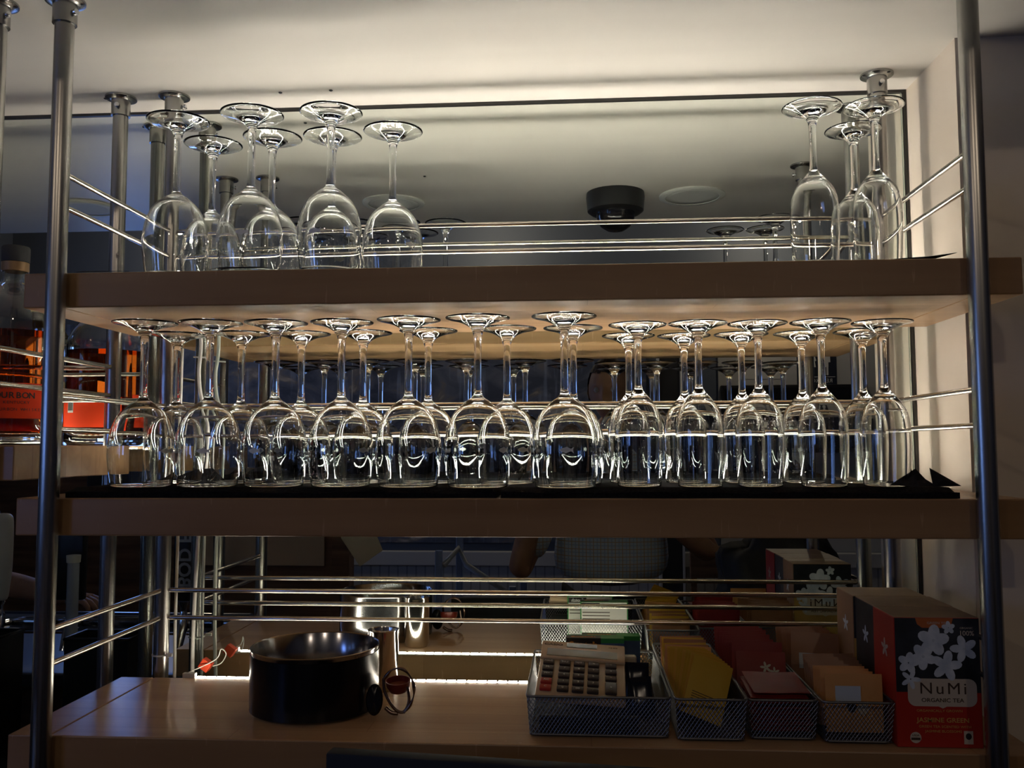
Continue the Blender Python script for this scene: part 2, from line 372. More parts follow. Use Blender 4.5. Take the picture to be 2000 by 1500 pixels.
# ------------------------------------------------------------------ led strips
def strip(x0, x1, zt, label, yb=YB, m=LEDM, off=.0100, hw=.0042, dw=.0125):
    o = empty('led_strip', (x0, yb + .0004, zt)); tag(o, label, 'light strip', 'light strips on the back edges of the shelves')
    L = x1 - x0
    bm = bmesh.new(); box(bm, 0, L, 0, off + dw + .0015, -.0030, -.0010); obj('backing_tape', bm, TAPE, o)
    bm = bmesh.new(); n = int(L / .0165)
    for k in range(n):
        x = (k + .5) * L / n; box(bm, x - hw, x + hw, off + .0008, off + .0008 + dw, -.0009, .0010)
    obj('diodes', bm, m, o)
    bm = bmesh.new(); box(bm, -.022, -.0005, -.0003, .008, -.004, .007, bev=.001); obj('connector', bm, WHITE, o)
    return o
strip(.03, 1.17, .2366, 'glowing light strip on the back edge of the top shelf')
strip(.12, 1.17, -.0678, 'glowing light strip on the back edge of the middle shelf')
strip(-.77, -.12, -.002, 'glowing light strip behind the whiskey bottles', m=LEDB)
strip(.072, .80, -.3774, 'glowing light strip on the back edge of the bottom shelf, behind the pot', -.0985, LEDB, 0, .0068, .0064)

# ------------------------------------------------------------------ glasses (upside down)
def smooth_prof(keys, n=6):
    return [(max(p.x, 0), p.y) for p in spline([Vector((a, b, 0)) for a, b in keys], n)]
def glass_mesh(kind):
    if kind == 'wine':
        H = .226; jo = .119
        outer = smooth_prof([(.0395, 0), (.0425, .020), (.0448, .045), (.0420, .072), (.0330, .096), (.0180, .1115), (.0080, jo), (.0056, .128), (.0050, .16), (.0054, .195), (.0072, .2065), (.0120, .2135), (.0250, .2200), (.0425, .2242)])
        inner = smooth_prof([(.0385, 0), (.0415, .020), (.0437, .045), (.0409, .0715), (.0317, .095), (.0160, .1090), (.0, .1125)])
        rim = .0390
    else:
        H = .217; jo = .126
        outer = smooth_prof([(.0290, 0), (.0305, .022), (.0318, .055), (.0312, .080), (.0265, .1010), (.0160, .1160), (.0075, jo), (.0050, .134), (.0045, .160), (.0050, .188), (.0068, .1975), (.0120, .2045), (.0235, .2110), (.0385, .2152)])
        inner = smooth_prof([(.0280, 0), (.0295, .022), (.0308, .055), (.0301, .0795), (.0252, .1), (.0140, .1135), (.0, .1175)])
        rim = .0285
    fr = .0433 if kind == 'wine' else .0393
    top = smooth_prof([(fr, H - .0012), (fr - .0008, H), (.030, H - .0025), (.014, H - .0065), (.0, H - .0075)], 4)
    prof = top[::-1] + outer[::-1] + [(rim, -.0004)] + inner      # from foot centre down the outside, round the rim, up inside
    bm = bmesh.new(); lathe(bm, prof, 56)
    me = bpy.data.meshes.new('glass'); bmesh.ops.recalc_face_normals(bm, faces=bm.faces); bm.to_mesh(me); bm.free()
    me.materials.append(GLASS); me.polygons.foreach_set('use_smooth', [True] * len(me.polygons))
    return me
def fish_mesh():
    pts = [(-.0085, .000), (-.006, .0022), (-.002, .0032), (.001, .0042), (.0025, .003), (.006, .0015), (.0095, .004), (.0085, 0), (.0095, -.004), (.006, -.0015), (.002, -.0028), (-.001, -.0042), (-.003, -.0028), (-.006, -.0022)]
    r = .04500; bm = bmesh.new(); vs = []
    for rr in (r, r + .0002):
        vs.append([bm.verts.new((rr * math.sin(x / r), -rr * math.cos(x / r), z)) for x, z in pts])
    a, b = vs; n = len(a); bm.faces.new(a); bm.faces.new(b[::-1])
    for k in range(n): bm.faces.new((a[k], a[(k + 1) % n], b[(k + 1) % n], b[k]))
    me = bpy.data.meshes.new('fish'); bmesh.ops.recalc_face_normals(bm, faces=bm.faces); bm.to_mesh(me); bm.free(); me.materials.append(FROST); return me
WINE, FLUTE, FISH = glass_mesh('wine'), glass_mesh('flute'), fish_mesh()
def glass(kind, x, y, z, label, group, fa=0):
    o = bpy.data.objects.new('wine_glass' if kind == 'wine' else 'champagne_glass', WINE if kind == 'wine' else FLUTE)
    o.location = (x, y, z); o.rotation_euler = (0, 0, fa); link(o)
    tag(o, label, 'glass', group)
    if kind == 'wine':
        f = bpy.data.objects.new('fish_emblem', FISH); f.location = (0, 0, .048); link(f, o); f['label'] = 'small frosted fish etched on the bowl'
ZM = -.0535
WF = [(.1000, -.354), (.190, -.346), (.2805, -.338), (.373, -.335), (.470, -.352), (.5655, -.362), (.6815, -.366)]
WB = [(.088, -.226), (.189, -.226), (.280, -.219), (.376, -.221), (.478, -.236), (.5965, -.249), (.6935, -.246)]
FF = [(.7805, -.340), (.860, -.347), (.940, -.340), (1.021, -.346), (1.105, -.334)]
FB = [(.7755, -.222), (.858, -.214), (.940, -.224), (1.026, -.226), (1.108, -.240)]
angs = [1.2, .25, -.3, 2.0, .9, .95, .05]
for k, (x, y) in enumerate(WF): glass('wine', x, y, ZM, f'upside-down wine glass, front row of middle shelf, {ORD[k]} from the left', 'wine glasses on the middle shelf', angs[k])
for k, (x, y) in enumerate(WB): glass('wine', x, y, ZM, f'upside-down wine glass, back row of middle shelf, {ORD[k]} from the left', 'wine glasses on the middle shelf', (.4, 2.8, -.5, .3, 3.3, .6, 2.2)[k])
for k, (x, y) in enumerate(FF): glass('flute', x, y, ZM, f'slim upside-down glass, front row of middle shelf, {ORD[k]} right of the wine glasses', 'slim glasses on the middle shelf')
for k, (x, y) in enumerate(FB): glass('flute', x, y, ZM, f'slim upside-down glass, back row of middle shelf, {ORD[k]} right of the wine glasses', 'slim glasses on the middle shelf')
ZT = .2398
TF = [(.132, -.336), (.246, -.352), (.3585, -.351)]; TB = [(.142, -.236), (.2435, -.259), (.335, -.257), (.430, -.272)]
for k, (x, y) in enumerate(TF): glass('wine', x, y, ZT, f'upside-down wine glass, front row of top shelf, {ORD[k]} from the left', 'wine glasses on the top shelf', (2.4, .1, -.2)[k])
for k, (x, y) in enumerate(TB): glass('wine', x, y, ZT, f'upside-down wine glass, back row of top shelf, {ORD[k]} from the left', 'wine glasses on the top shelf', (1, 2, 3.1, .8)[k])
for x, y, l in ((1.0185, -.343, 'slim upside-down glass on top shelf, front, left one of the right trio'), (1.1015, -.340, 'slim upside-down glass on top shelf, front, nearest the cream wall'), (1.1015, -.250, 'slim upside-down glass on top shelf, right trio, standing behind the other two')):
    glass('flute', x, y, ZT, l, 'slim glasses on the top shelf')

# ------------------------------------------------------------------ cloths under the glasses
def cloth(name, x0, x1, y0, y1, z0, th, label, wob=.0012, seed=0, roll=0, m=BLKCLOTH):
    rnd = random.Random(seed); nx = 90; ny = 16; bm = bmesh.new(); ph = [rnd.uniform(0, 6) for _ in range(6)]
    top = []; bot = []
    for i in range(nx + 1):
        rt = []; rb = []
        for j in range(ny + 1):
            u = i / nx; v = j / ny; x = x0 + (x1 - x0) * u; y = y0 + (y1 - y0) * v
            edge = min(u, 1 - u, ) * (x1 - x0); ef = min(1, edge / .006); fv = min(1, v * (y1 - y0) / .006, (1 - v) * (y1 - y0) / .006)
            b = 0
            if v < .12 or edge < .02: b = wob * (math.sin(u * 19 + ph[0]) + .6 * math.sin(u * 41 + ph[1])) * max(0, 1 - v / .12)
            t = th * (.55 + .45 * math.sqrt(ef * fv)) + min(b, 0.0) + (max(b, 0) if v < .05 else 0) * .5
            yy = y + (.002 * math.sin(u * 23 + ph[2]) if v < .5 else 0)
            rt.append(bm.verts.new((x, yy, z0 + t))); rb.append(bm.verts.new((x, yy, z0 + .0003)))
        top.append(rt); bot.append(rb)
    for i in range(nx):
        for j in range(ny):
            bm.faces.new((top[i][j], top[i + 1][j], top[i + 1][j + 1], top[i][j + 1])); bm.faces.new((bot[i][j + 1], bot[i + 1][j + 1], bot[i + 1][j], bot[i][j]))
        bm.faces.new((bot[i][0], bot[i + 1][0], top[i + 1][0], top[i][0])); bm.faces.new((top[i][ny], top[i + 1][ny], bot[i + 1][ny], bot[i][ny]))
    for j in range(ny):
        bm.faces.new((bot[0][j + 1], bot[0][j], top[0][j], top[0][j + 1])); bm.faces.new((bot[nx][j], bot[nx][j + 1], top[nx][j + 1], top[nx][j]))
    return tag(obj(name, bm, m, None, 50), label, 'cloth', 'black cloths under the glasses')
cloth('bar_towel', .0125, .592, -.386, -.115, -.0678, .0135, 'thick folded black towel on the left half of the middle shelf', seed=1)
cloth('bar_towel', .598, 1.176, -.386, -.115, -.0678, .0135, 'thick folded black towel on the right half of the middle shelf', seed=4)
cloth('bar_towel', .03, .50, -.38, -.11, .2366, .0026, 'thin black cloth under the wine glasses on the top shelf', .0006, 2)
cloth('bar_towel', .62, 1.17, -.38, -.11, .2366, .0026, 'thin black cloth on the right part of the top shelf', .0006, 3)
def peak(pts, label, name='napkin', m=CLOTHG):
    bm = bmesh.new(); a = [bm.verts.new(p) for p in pts]; b = [bm.verts.new(Vector(p) + Vector((0, .0012, .0004))) for p in pts]
    n = len(a); c1 = bm.verts.new(sum((Vector(p) for p in pts), Vector()) / n + Vector((0, -.004, 0))); c2 = bm.verts.new(c1.co + Vector((0, .0012, .0004)))
    for k in range(n):
        q = (k + 1) % n; bm.faces.new((a[k], a[q], c1)); bm.faces.new((b[q], b[k], c2)); bm.faces.new((a[q], a[k], b[k], b[q]))
    return tag(obj(name, bm, m, None, False), label, 'napkin', 'loose black napkins')
peak([(1.132, -.372, -.0533), (1.098, -.366, -.0518), (1.118, -.350, -.043), (1.138, -.345, -.0315), (1.148, -.352, -.045), (1.156, -.366, -.0530)], 'black napkin corner standing up beside the last slim glass')
peak([(1.150, -.37, -.0533), (1.150, -.360, -.030), (1.172, -.355, -.042), (1.188, -.362, -.053)], 'black pointed napkin corner leaning at the right end of middle shelf')
peak([(.16, -.2, -.054), (.03, -.16, -.054), (.05, -.150, -.047), (.085, -.145, -.036), (.11, -.150, -.034), (.135, -.17, -.045)], 'black crumpled napkin behind the leftmost wine glasses')
peak([(1.10, -.375, .2395), (1.13, -.372, .2420), (1.155, -.37, .2435), (1.195, -.36, .2500), (1.170, -.355, .2440), (1.15, -.355, .2405)], 'black napkin with pointed tip at the right end of top shelf')
peak([(.012, -.385, .2385), (.018, -.375, .2420), (.045, -.37, .2425), (.085, -.375, .2405), (.09, -.384, .2392)], 'black napkin tip at the left end of the top shelf')
peak([(.205, -.390, .2392), (.225, -.386, .2425), (.245, -.384, .2435), (.275, -.386, .2415), (.29, -.3895, .2392)], 'black napkin bump in front of the second wine glass')

# ------------------------------------------------------------------ cords and wiring
bm = bmesh.new()
tube(bm, spline([(.0435, -.040, .21), (.0435, -.038, .17), (.040, -.036, .13), (.044, -.035, .09), (.058, -.036, .04), (.056, -.038, -.05), (.048, -.040, -.14), (.045, -.042, -.22), (.044, -.046, -.33), (.047, -.05, -.43)], 6), .0034, 8)
c1 = tag(obj('white_cord', bm, WHITE, None, True), 'white cord hanging down the mirror beside the back left post', 'cord', 'white electric cords')
bm = bmesh.new(); tube(bm, [(.030, -.037, .157), (.058, -.037, .1555)], .0014, 6); obj('cable_tie', bm, WHITE, c1)
bm = bmesh.new()
tube(bm, spline([(.018, -.056, .17), (.0165, -.055, 0), (.0175, -.055, -.15), (.0165, -.055, -.30), (.018, -.055, -.44)], 6), .0028, 8)
c2 = tag(obj('white_cord', bm, WHITE, None, True), 'white cord running tight against the back left post', 'cord', 'white electric cords')
bm = bmesh.new(); lathe(bm, [(.0131, -.0012), (.0146, -.0012), (.0146, .0012), (.0131, .0012)], 20, (0, YP, -.347), close=True); box(bm, .014, .024, YP - .012, YP - .008, -.348, -.343); obj('cable_tie', bm, WHITE, c2)
bm = bmesh.new(); box(bm, .062, .080, -.060, -.046, -.376, -.359, TR(.071, -.05, -.367) @ Matrix.Rotation(.6, 4, 'Y') @ TR(-.071, .05, .367), bev=.001)
wc = tag(obj('wire_connector', bm, RED, None), 'small orange red wire connector beside the light strip plug', 'connector')
bm = bmesh.new(); tube(bm, spline([(.082, -.052, -.370), (.094, -.045, -.366), (.100, -.04, -.352), (.095, -.05, -.342), (.088, -.055, -.358), (.052, -.078, -.374)], 6), .0009, 6); obj('lead_wire', bm, WHITE, wc, True)

# ------------------------------------------------------------------ ceiling details
def hole(x, y, l):
    bm = bmesh.new(); lathe(bm, [(0, -.0022), (.0016, -.002), (.0034, -.0008), (.0034, 0), (0, 0)], 10)
    tag(obj('ceiling_screw', bm, BLACK, None, True, (x, y, ZC)), l, 'screw', 'small dark screws in the ceiling')
hole(.190, -.072, 'dark screw in the ceiling above the second wine glass'); hole(.280, -.075, 'dark screw in the ceiling above the third wine glass'); hole(-.125, -.07, 'dark screw in the ceiling left of the bottle unit post')
hole(.36, -.42, 'dark screw farther out on the ceiling'); 
dm = empty('dome_camera', (.80, -.594, ZC)); tag(dm, 'black security dome on the ceiling, seen in the mirror', 'security camera')
bm = bmesh.new(); lathe(bm, [(0, 0), (.070, 0), (.071, -.012), (.068, -.044), (.060, -.050), (.050, -.050), (0, -.048)], 40); obj('housing', bm, BLACK, dm, 40)
bm = bmesh.new(); lathe(bm, [(.047, -.050), (.045, -.066), (.036, -.082), (.020, -.092), (0, -.096)], 32); obj('dome_cover', bm, mat('smoked_dome', (.01, .01, .012), .05), dm, True)
for x, y, r, l in ((.989, -.625, .080, 'round white ceiling light, unlit, right of the black dome'), (-.545, -.615, .078, 'round white ceiling light, unlit, over the bottle shelf'), (.245, -.632, .078, 'round white ceiling light, unlit, over the wine glasses')):
    o = empty('ceiling_light', (x, y, ZC)); tag(o, l, 'ceiling light', 'round ceiling lights')
    bm = bmesh.new(); lathe(bm, [(r * .82, 0), (r, 0), (r, -.003), (r * .95, -.006), (r * .82, -.006)], 40, close=True); obj('ring', bm, WHITE, o, 40)
    bm = bmesh.new(); lathe(bm, [(0, -.003), (r * .6, -.003), (r * .82, -.0045), (r * .82, 0), (0, 0)], 40); obj('diffuser', bm, mat('lamp_diffuser', (.6, .6, .56), .6), o, True)

# ------------------------------------------------------------------ bottles on the neighbouring shelf
WHISKEY = mat('whiskey', (.55, .12, .02), 0, trans=1, ior=1.36, fn=lambda t, b: None)
def liquid_fn(t, b):
    g = N(t, 'ShaderNodeBsdfGlass'); g.inputs['IOR'].default_value = 1.36; g.inputs['Roughness'].default_value = 0; g.inputs['Color'].default_value = (.85, .28, .05, 1)
    t.links.new(g.outputs[0], t.nodes['Material Output'].inputs[0])
LIQ = mat('amber_whiskey', fn=liquid_fn); LABEL = mat('orange_red_label', (.72, .05, .012), .7, spec=.2); CREAML = mat('cream_label', (.55, .45, .28), .7)
bo = empty('bourbon_bottle', (-.228, -.148, .0035)); tag(bo, 'big clear bottle of amber bourbon with orange red label and black cap', 'bottle')
R = .073
bm = bmesh.new()
out = smooth_prof([(.0, .004), (.030, .002), (.060, 0), (.070, .006), (R, .016), (R, .09), (R, .185), (.070, .210), (.056, .235), (.034, .255), (.0205, .268), (.019, .285), (.019, .302)], 5)
inn = smooth_prof([(0.0, .014), (.05, .013), (.065, .016), (R - .003, .028), (R - .003, .09), (R - .003, .185), (.067, .209), (.053, .233), (.031, .252), (.0175, .267), (.016, .285), (.016, .302)], 5)
lathe(bm, out + inn[::-1], 56); obj('glass_body', bm, GLASS, bo, 40)
bm = bmesh.new(); lathe(bm, [(0, .0155), (.050, .0145), (.063, .0175), (R - .0032, .029), (R - .0032, .09), (R - .0032, .184), (0, .184)], 56); obj('whiskey', bm, LIQ, bo, 40)
bm = bmesh.new(); lathe(bm, [(.0, .3022), (.021, .3022), (.0215, .3055), (.0215, .326), (.0200, .3285), (0, .3288)], 32); obj('black_cap', bm, BLKM, bo, 40)
bm = bmesh.new(); lathe(bm, [(.0195, .286), (.0208, .287), (.0208, .3015), (.0195, .302)], 32, close=True); obj('neck_band', bm, mat('brown_gold_band', (.22, .13, .06), .4, .4), bo, 40)
def wrap(bm, r0, r1, a0, a1, z0, z1, n=28):
    P = [(r, a0 + (a1 - a0) * k / n) for r in (r0, r1) for k in range(n + 1)]
    g = [[bm.verts.new((r * math.sin(a), -r * math.cos(a), z)) for z in (z0, z1)] for r, a in P]; n1 = n + 1
    for k in range(n):
        a, b, c, d = g[k], g[k + 1], g[n1 + k], g[n1 + k + 1]
        bm.faces.new((a[0], b[0], b[1], a[1])); bm.faces.new((c[0], c[1], d[1], d[0])); bm.faces.new((a[1], b[1], d[1], c[1])); bm.faces.new((a[0], c[0], d[0], b[0]))
    for k in (0, n): bm.faces.new((g[k][0], g[k][1], g[n1 + k][1], g[n1 + k][0]))
bm = bmesh.new(); wrap(bm, R + .0003, R + .0006, -1.0, 1.95, .042, .098); lb = obj('front_label', bm, LABEL, bo, 40)
bm = bmesh.new(); wrap(bm, R + .0003, R + .0006, 2.25, 4.9, .034, .092); lb2 = obj('back_label', bm, LABEL, bo, 40)
bm = bmesh.new(); wrap(bm, R + .0007, R + .0009, 3.50, 3.72, .062, .09, 6); obj('barcode_patch', bm, SW, lb2)
bm = bmesh.new()
for k in range(9): wrap(bm, R + .001, R + .0012, 3.52 + k * .021, 3.52 + k * .021 + (.006 if k % 2 else .012), .066, .086, 1)
obj('barcode', bm, BLKM, lb2)
INK = mat('dark_ink', (.05, .03, .02), .7)
def curved_text(s, size, z, a_mid, r, parent, m, bold=.0, sp=1.0):
    # letters one after another around the bottle
    tmp = []
    adv = size * .66 * sp; n = len(s)
    for i, ch in enumerate(s):
        if ch == ' ': continue
        a = a_mid + (i - (n - 1) / 2) * adv / r
        text('letter', ch, size, m, parent, (r * math.sin(a), -r * math.cos(a), z), (PI / 2, 0, a), bold=bold)
curved_text('BOURBON', .0132, .078, .60, R + .0008, lb, INK, .0003, 1.12)
curved_text('A FAMILY TRADITION', .0066, .090, .75, R + .0008, lb, INK, 0, 1.1)
curved_text('KENTUCKY', .0066, .067, .70, R + .0008, lb, INK, 0, 1.1)
curved_text('BOURBON WHISKEY', .0066, .056, .75, R + .0008, lb, INK, 0, 1.15)
def small_bottle(x, y, r, h, m_label, m_liq, lz0, lz1, label, name='liquor_bottle', cap=BLKM, fill=.6, dark=False):
    o = empty(name, (x, y, .0035)); tag(o, label, 'bottle')
    bm = bmesh.new(); k = h / .30
    lathe(bm, smooth_prof([(0, .003), (r * .9, 0), (r, .008), (r, .19 * k), (r * .9, .21 * k), (r * .45, .235 * k), (.014, .25 * k), (.014, .28 * k)], 5) + [(0, .28 * k)], 32)
    obj('glass_body', bm, m_liq, o, 40)
    bm = bmesh.new(); wrap(bm, r + .0003, r + .0006, -1.4, 1.4, lz0, lz1); wrap(bm, r + .0003, r + .0006, 1.8, 4.5, lz0, lz1); obj('paper_label', bm, m_label, o, 40)
    bm = bmesh.new(); lathe(bm, [(0, .281 * k), (.016, .281 * k), (.016, h), (0, h)], 20); obj('bottle_cap', bm, cap, o, 40)
    return o
small_bottle(-.385, -.235, .040, .30, CREAML, GLASS, .07, .13, 'slim clear bottle with cream label farther left on the bottle shelf')
DKG = mat('dark_brown_glass', (.02, .012, .008), .05)
small_bottle(-.187, -.300, .0, .30, CREAML, DKG, .05, .1, '', fill=0) if False else None
small_bottle(-.343, -.115, .034, .29, CREAML, DKG, .035, .088, 'dark bottle with cream label beside the bourbon, close to the mirror', cap=mat('gold_cap', (.55, .38, .1), .3, .9))

# ------------------------------------------------------------------ steel pot with darkened front, steel cup, ring clasp
pt = empty('cooking_pot', (.315, -.246, -.3774)); tag(pt, 'round shallow steel pot with darkened front on the bottom shelf', 'pot')
bm = bmesh.new(); lathe(bm, [(0, .0005), (.086, .0005), (.0905, .006), (.0915, .03), (.0915, .0865), (.0925, .0885), (.0912, .0895), (.0896, .0875), (.0893, .012), (.084, .006), (0, .006)], 72); obj('body', bm, DSTEEL, pt, 40)
bm = bmesh.new(); lathe(bm, [(.0918, .004), (.0921, .004), (.0921, .082), (.0918, .082)], 72, close=True)
bmesh.ops.delete(bm, geom=[f for f in bm.faces if f.calc_center_median().y > .028], context='FACES'); obj('front_shade', bm, BLKGL, pt, 40)  # black front half stands in for the dark room reflected in the steel
cp = empty('steel_cup', (.3945, -.150, -.3774)); tag(cp, 'narrow polished steel cup standing behind the right side of dark pot', 'cup')
bm = bmesh.new(); lathe(bm, [(0, .0005), (.020, .0005), (.023, .006), (.024, .09), (.0248, .0925), (.0238, .0925), (.0228, .09), (.0218, .008), (0, .006)], 36); obj('body', bm, mat('polished_steel', (.62, .6, .57), .12, 1), cp, 40)
cl = empty('ring_clasp', (.432, -.268, -.3774)); tag(cl, 'dark shiny curled metal clasp with oval pad, beside the dark pot', 'clasp')
bm = bmesh.new(); lathe(bm, [(0, -.003), (.010, -.003), (.0122, 0), (.010, .003), (0, .003)], 28, (-.020, -.020, .0235), Matrix.Rotation(PI / 2 - .15, 4, 'X') @ Matrix.Scale(1.75, 4, (0, 1, 0))); obj('oval_pad', bm, BLKGL, cl, 40)
CL = mat('dark_bronze_metal', (.16, .11, .09), .2, 1)
bm = bmesh.new(); tube(bm, spline([(-.008, -.016, .050), (.004, -.018, .064), (.020, -.020, .066), (.033, -.020, .052), (.036, -.020, .034), (.031, -.020, .018), (.022, -.022, .006)], 8), [.0018 + .0008 * math.sin(k * .5) for k in range(49)], 10); obj('outer_arm', bm, CL, cl, True)
bm = bmesh.new(); tube(bm, spline([(-.008, -.016, .052), (-.006, -.018, .036), (.002, -.020, .020), (.012, -.020, .009), (.022, -.020, .008), (.029, -.020, .022), (.027, -.020, .042)], 8), .0021, 10); obj('inner_arm', bm, CL, cl, True)
bm = bmesh.new(); tube(bm, spline([(-.006, -.010, .010), (.003, -.012, .004), (.012, -.012, .003)], 6), .003, 8); obj('hinge_bar', bm, CL, cl, True)
bm = bmesh.new(); lathe(bm, [(0, -.0), (.012, .002), (.017, .010), (.018, .018), (.0165, .018), (.015, .010), (0, .003)], 28, (.008, .010, .026), Matrix.Rotation(.15, 4, 'X')); obj('red_cup', bm, mat('dark_red_plastic', (.16, .02, .012), .3), cl, 40)

# ------------------------------------------------------------------ wire baskets
def basket(x0, x1, y0, y1, h, label, lean=.004):
    o = empty('wire_basket', (x0, y0, -.3774)); tag(o, label, 'basket', 'grey mesh baskets in a row on the bottom shelf')
    W, D = x1 - x0, y1 - y0; zb = .004; L = lean
    def P(u, v, side):   # u along, v up 0..1
        z = zb + v * (h - zb); k = L * (1 - v)
        if side == 0: return Vector((k + u * (W - 2 * k), k, z))
        if side == 1: return Vector((W - k, k + u * (D - 2 * k), z))
        if side == 2: return Vector((k + u * (W - 2 * k), D - k, z))
        return Vector((k, k + u * (D - 2 * k), z))
    for side in range(4):
        ln = W if side % 2 == 0 else D
        pit = .0052; nu = max(4, round(ln / pit)); nv = max(4, round((h - zb) / .0072)); bm = bmesh.new()
        nrm = [Vector((0, -1, 0)), Vector((1, 0, 0)), Vector((0, 1, 0)), Vector((-1, 0, 0))][side]
        def strand(u0, v0, u1, v1):
            a, b = P(u0, v0, side), P(u1, v1, side); d = (b - a).normalized(); s = d.cross(nrm) * .00048; t = nrm * .0003
            q = [bm.verts.new(c) for c in (a + s, a + t, a - s, b + s, b + t, b - s)]
            bm.faces.new((q[0], q[1], q[4], q[3])); bm.faces.new((q[1], q[2], q[5], q[4])); bm.faces.new((q[2], q[0], q[3], q[5]))
        for i in range(-nv, nu):
            for sg in (1, -1):
                # line u = i/nu + v*nv/nu
                s0, s1 = 0.0, 1.0; ua = i / nu; ub = (i + nv) / nu
                if ua < 0: s0 = -ua / (ub - ua)
                if ub > 1: s1 = (1 - ua) / (ub - ua)
                if s1 <= s0: continue
                u0, u1 = ua + (ub - ua) * s0, ua + (ub - ua) * s1
                strand(u0, s0, u1, s1) if sg == 1 else strand(u0, 1 - s0, u1, 1 - s1)
        obj('mesh_side', bm, WIRE, o)
    r = .007
    def loop(z, ins, rad, nm):
        pts = []
        for cx, cy, a0 in ((W - ins - r, ins + r, -PI / 2), (W - ins - r, D - ins - r, 0), (ins + r, D - ins - r, PI / 2), (ins + r, ins + r, PI)):
            for k in range(5): a = a0 + k * PI / 8; pts.append((cx + r * math.cos(a), cy + r * math.sin(a), z))
        pts.append(pts[0]); bm = bmesh.new(); tube(bm, pts, rad, 8, False); return obj(nm, bm, WIRE, o, True)
    loop(h, 0, .0017, 'top_rim'); loop(zb, L, .0014, 'bottom_rim'); loop(.0014, L + .006, .0013, 'foot_rim')
    bm = bmesh.new(); box(bm, L, W - L, L, D - L, zb - .0006, zb + .0006); obj('base', bm, mat('basket_floor', (.05, .05, .055), .6, .5), o)
    return o
basket(.6295, .8155, -.365, -.105, .053, 'wide grey mesh basket holding the calculator and tape boxes')
basket(.8195, .9105, -.371, -.052, .054, 'narrow grey mesh basket holding the fanned yellow tea packets')
basket(.9135, 1.0015, -.362, -.085, .052, 'narrow grey mesh basket holding the red tea packets')
basket(1.0050, 1.0935, -.370, -.090, .053, 'narrow grey mesh basket holding the brown tea packets, beside red box')

# calculator, leaning in the first basket
th = math.radians(13.5)
ca = empty('desk_calculator', (.6985, -.353, -.3385), (th, math.radians(3), -.03)); tag(ca, 'beige desk calculator with dark keys leaning in the wide mesh basket', 'calculator')
CG = mat('champagne_plastic', (.50, .37, .23), .38); KEY = mat('dark_key', (.035, .025, .022), .4); RK = mat('red_key', (.40, .03, .02), .4); LCD = mat('lcd_glass', (.20, .19, .13), .15); SOL = mat('solar_cell', (.06, .05, .025), .15)
bm = bmesh.new(); box(bm, -.060, .060, 0, .150, 0, .010, bev=.0035); obj('body', bm, CG, ca, 40)
bm = bmesh.new(); box(bm, -.060, .060, .098, .150, .0101, .0150, bev=.002); obj('display_hood', bm, CG, ca, 40)
bm = bmesh.new(); box(bm, -.051, .049, .104, .125, .0151, .0156); obj('display', bm, LCD, ca)
bm = bmesh.new(); box(bm, -.024, .020, .132, .145, .0151, .0156); obj('solar_panel', bm, SOL, ca)
text('lettering', 'CASIO', .0075, INK, ca, (-.043, .138, .0152), (0, 0, 0), bold=.0002, sx=1.25); text('lettering', 'MS-80S', .0035, INK, ca, (.043, .139, .0152), (0, 0, 0), sx=1.2)
KW = mat('key_print', (.5, .46, .42), .6)
keys = [['', '', 'RED', 'RED'], ['MC', '7', '4', '1', '0'], ['M+', '8', '5', '2', '.'], ['%', '9', '6', '3', '='], ['√', '×', '−', '+', '+']]
cols = [-.047, -.024, -.004, .016, .040]
for c, x in enumerate(cols):
    rows = 5
    for r in range(rows):
        y = .088 - r * .0178
        isr = (c == 0 and r in (3, 4)); rm = RK if isr else KEY
        if c == 4 and r == 4: continue
        bm = bmesh.new(); hh = .0165 if not (c == 4 and r == 3) else .0335
        y1 = y + .0065; box(bm, x - .0078, x + .0078, y1 - hh + .004, y1, .0101, .0148, bev=.0018); k = obj('key', bm, rm, ca, 40)
        lab = {0: ['MRC', 'M-', 'M+', 'AC', 'C'], 1: ['MU', '7', '4', '1', '0'], 2: ['GT', '8', '5', '2', '00'], 3: ['%', '9', '6', '3', '.'], 4: ['÷', '×', '−', '+', '=']}[c][r]
        text('key_legend', lab, .0058, KW, k, (x, y1 - hh / 2 + .002, .0149), (0, 0, 0))
bm = bmesh.new(); box(bm, -.055, .055, -.004, .004, .0105, .0115, TR(0, .108, .0053) @ Matrix.Rotation(-.12, 4, 'Z')); 
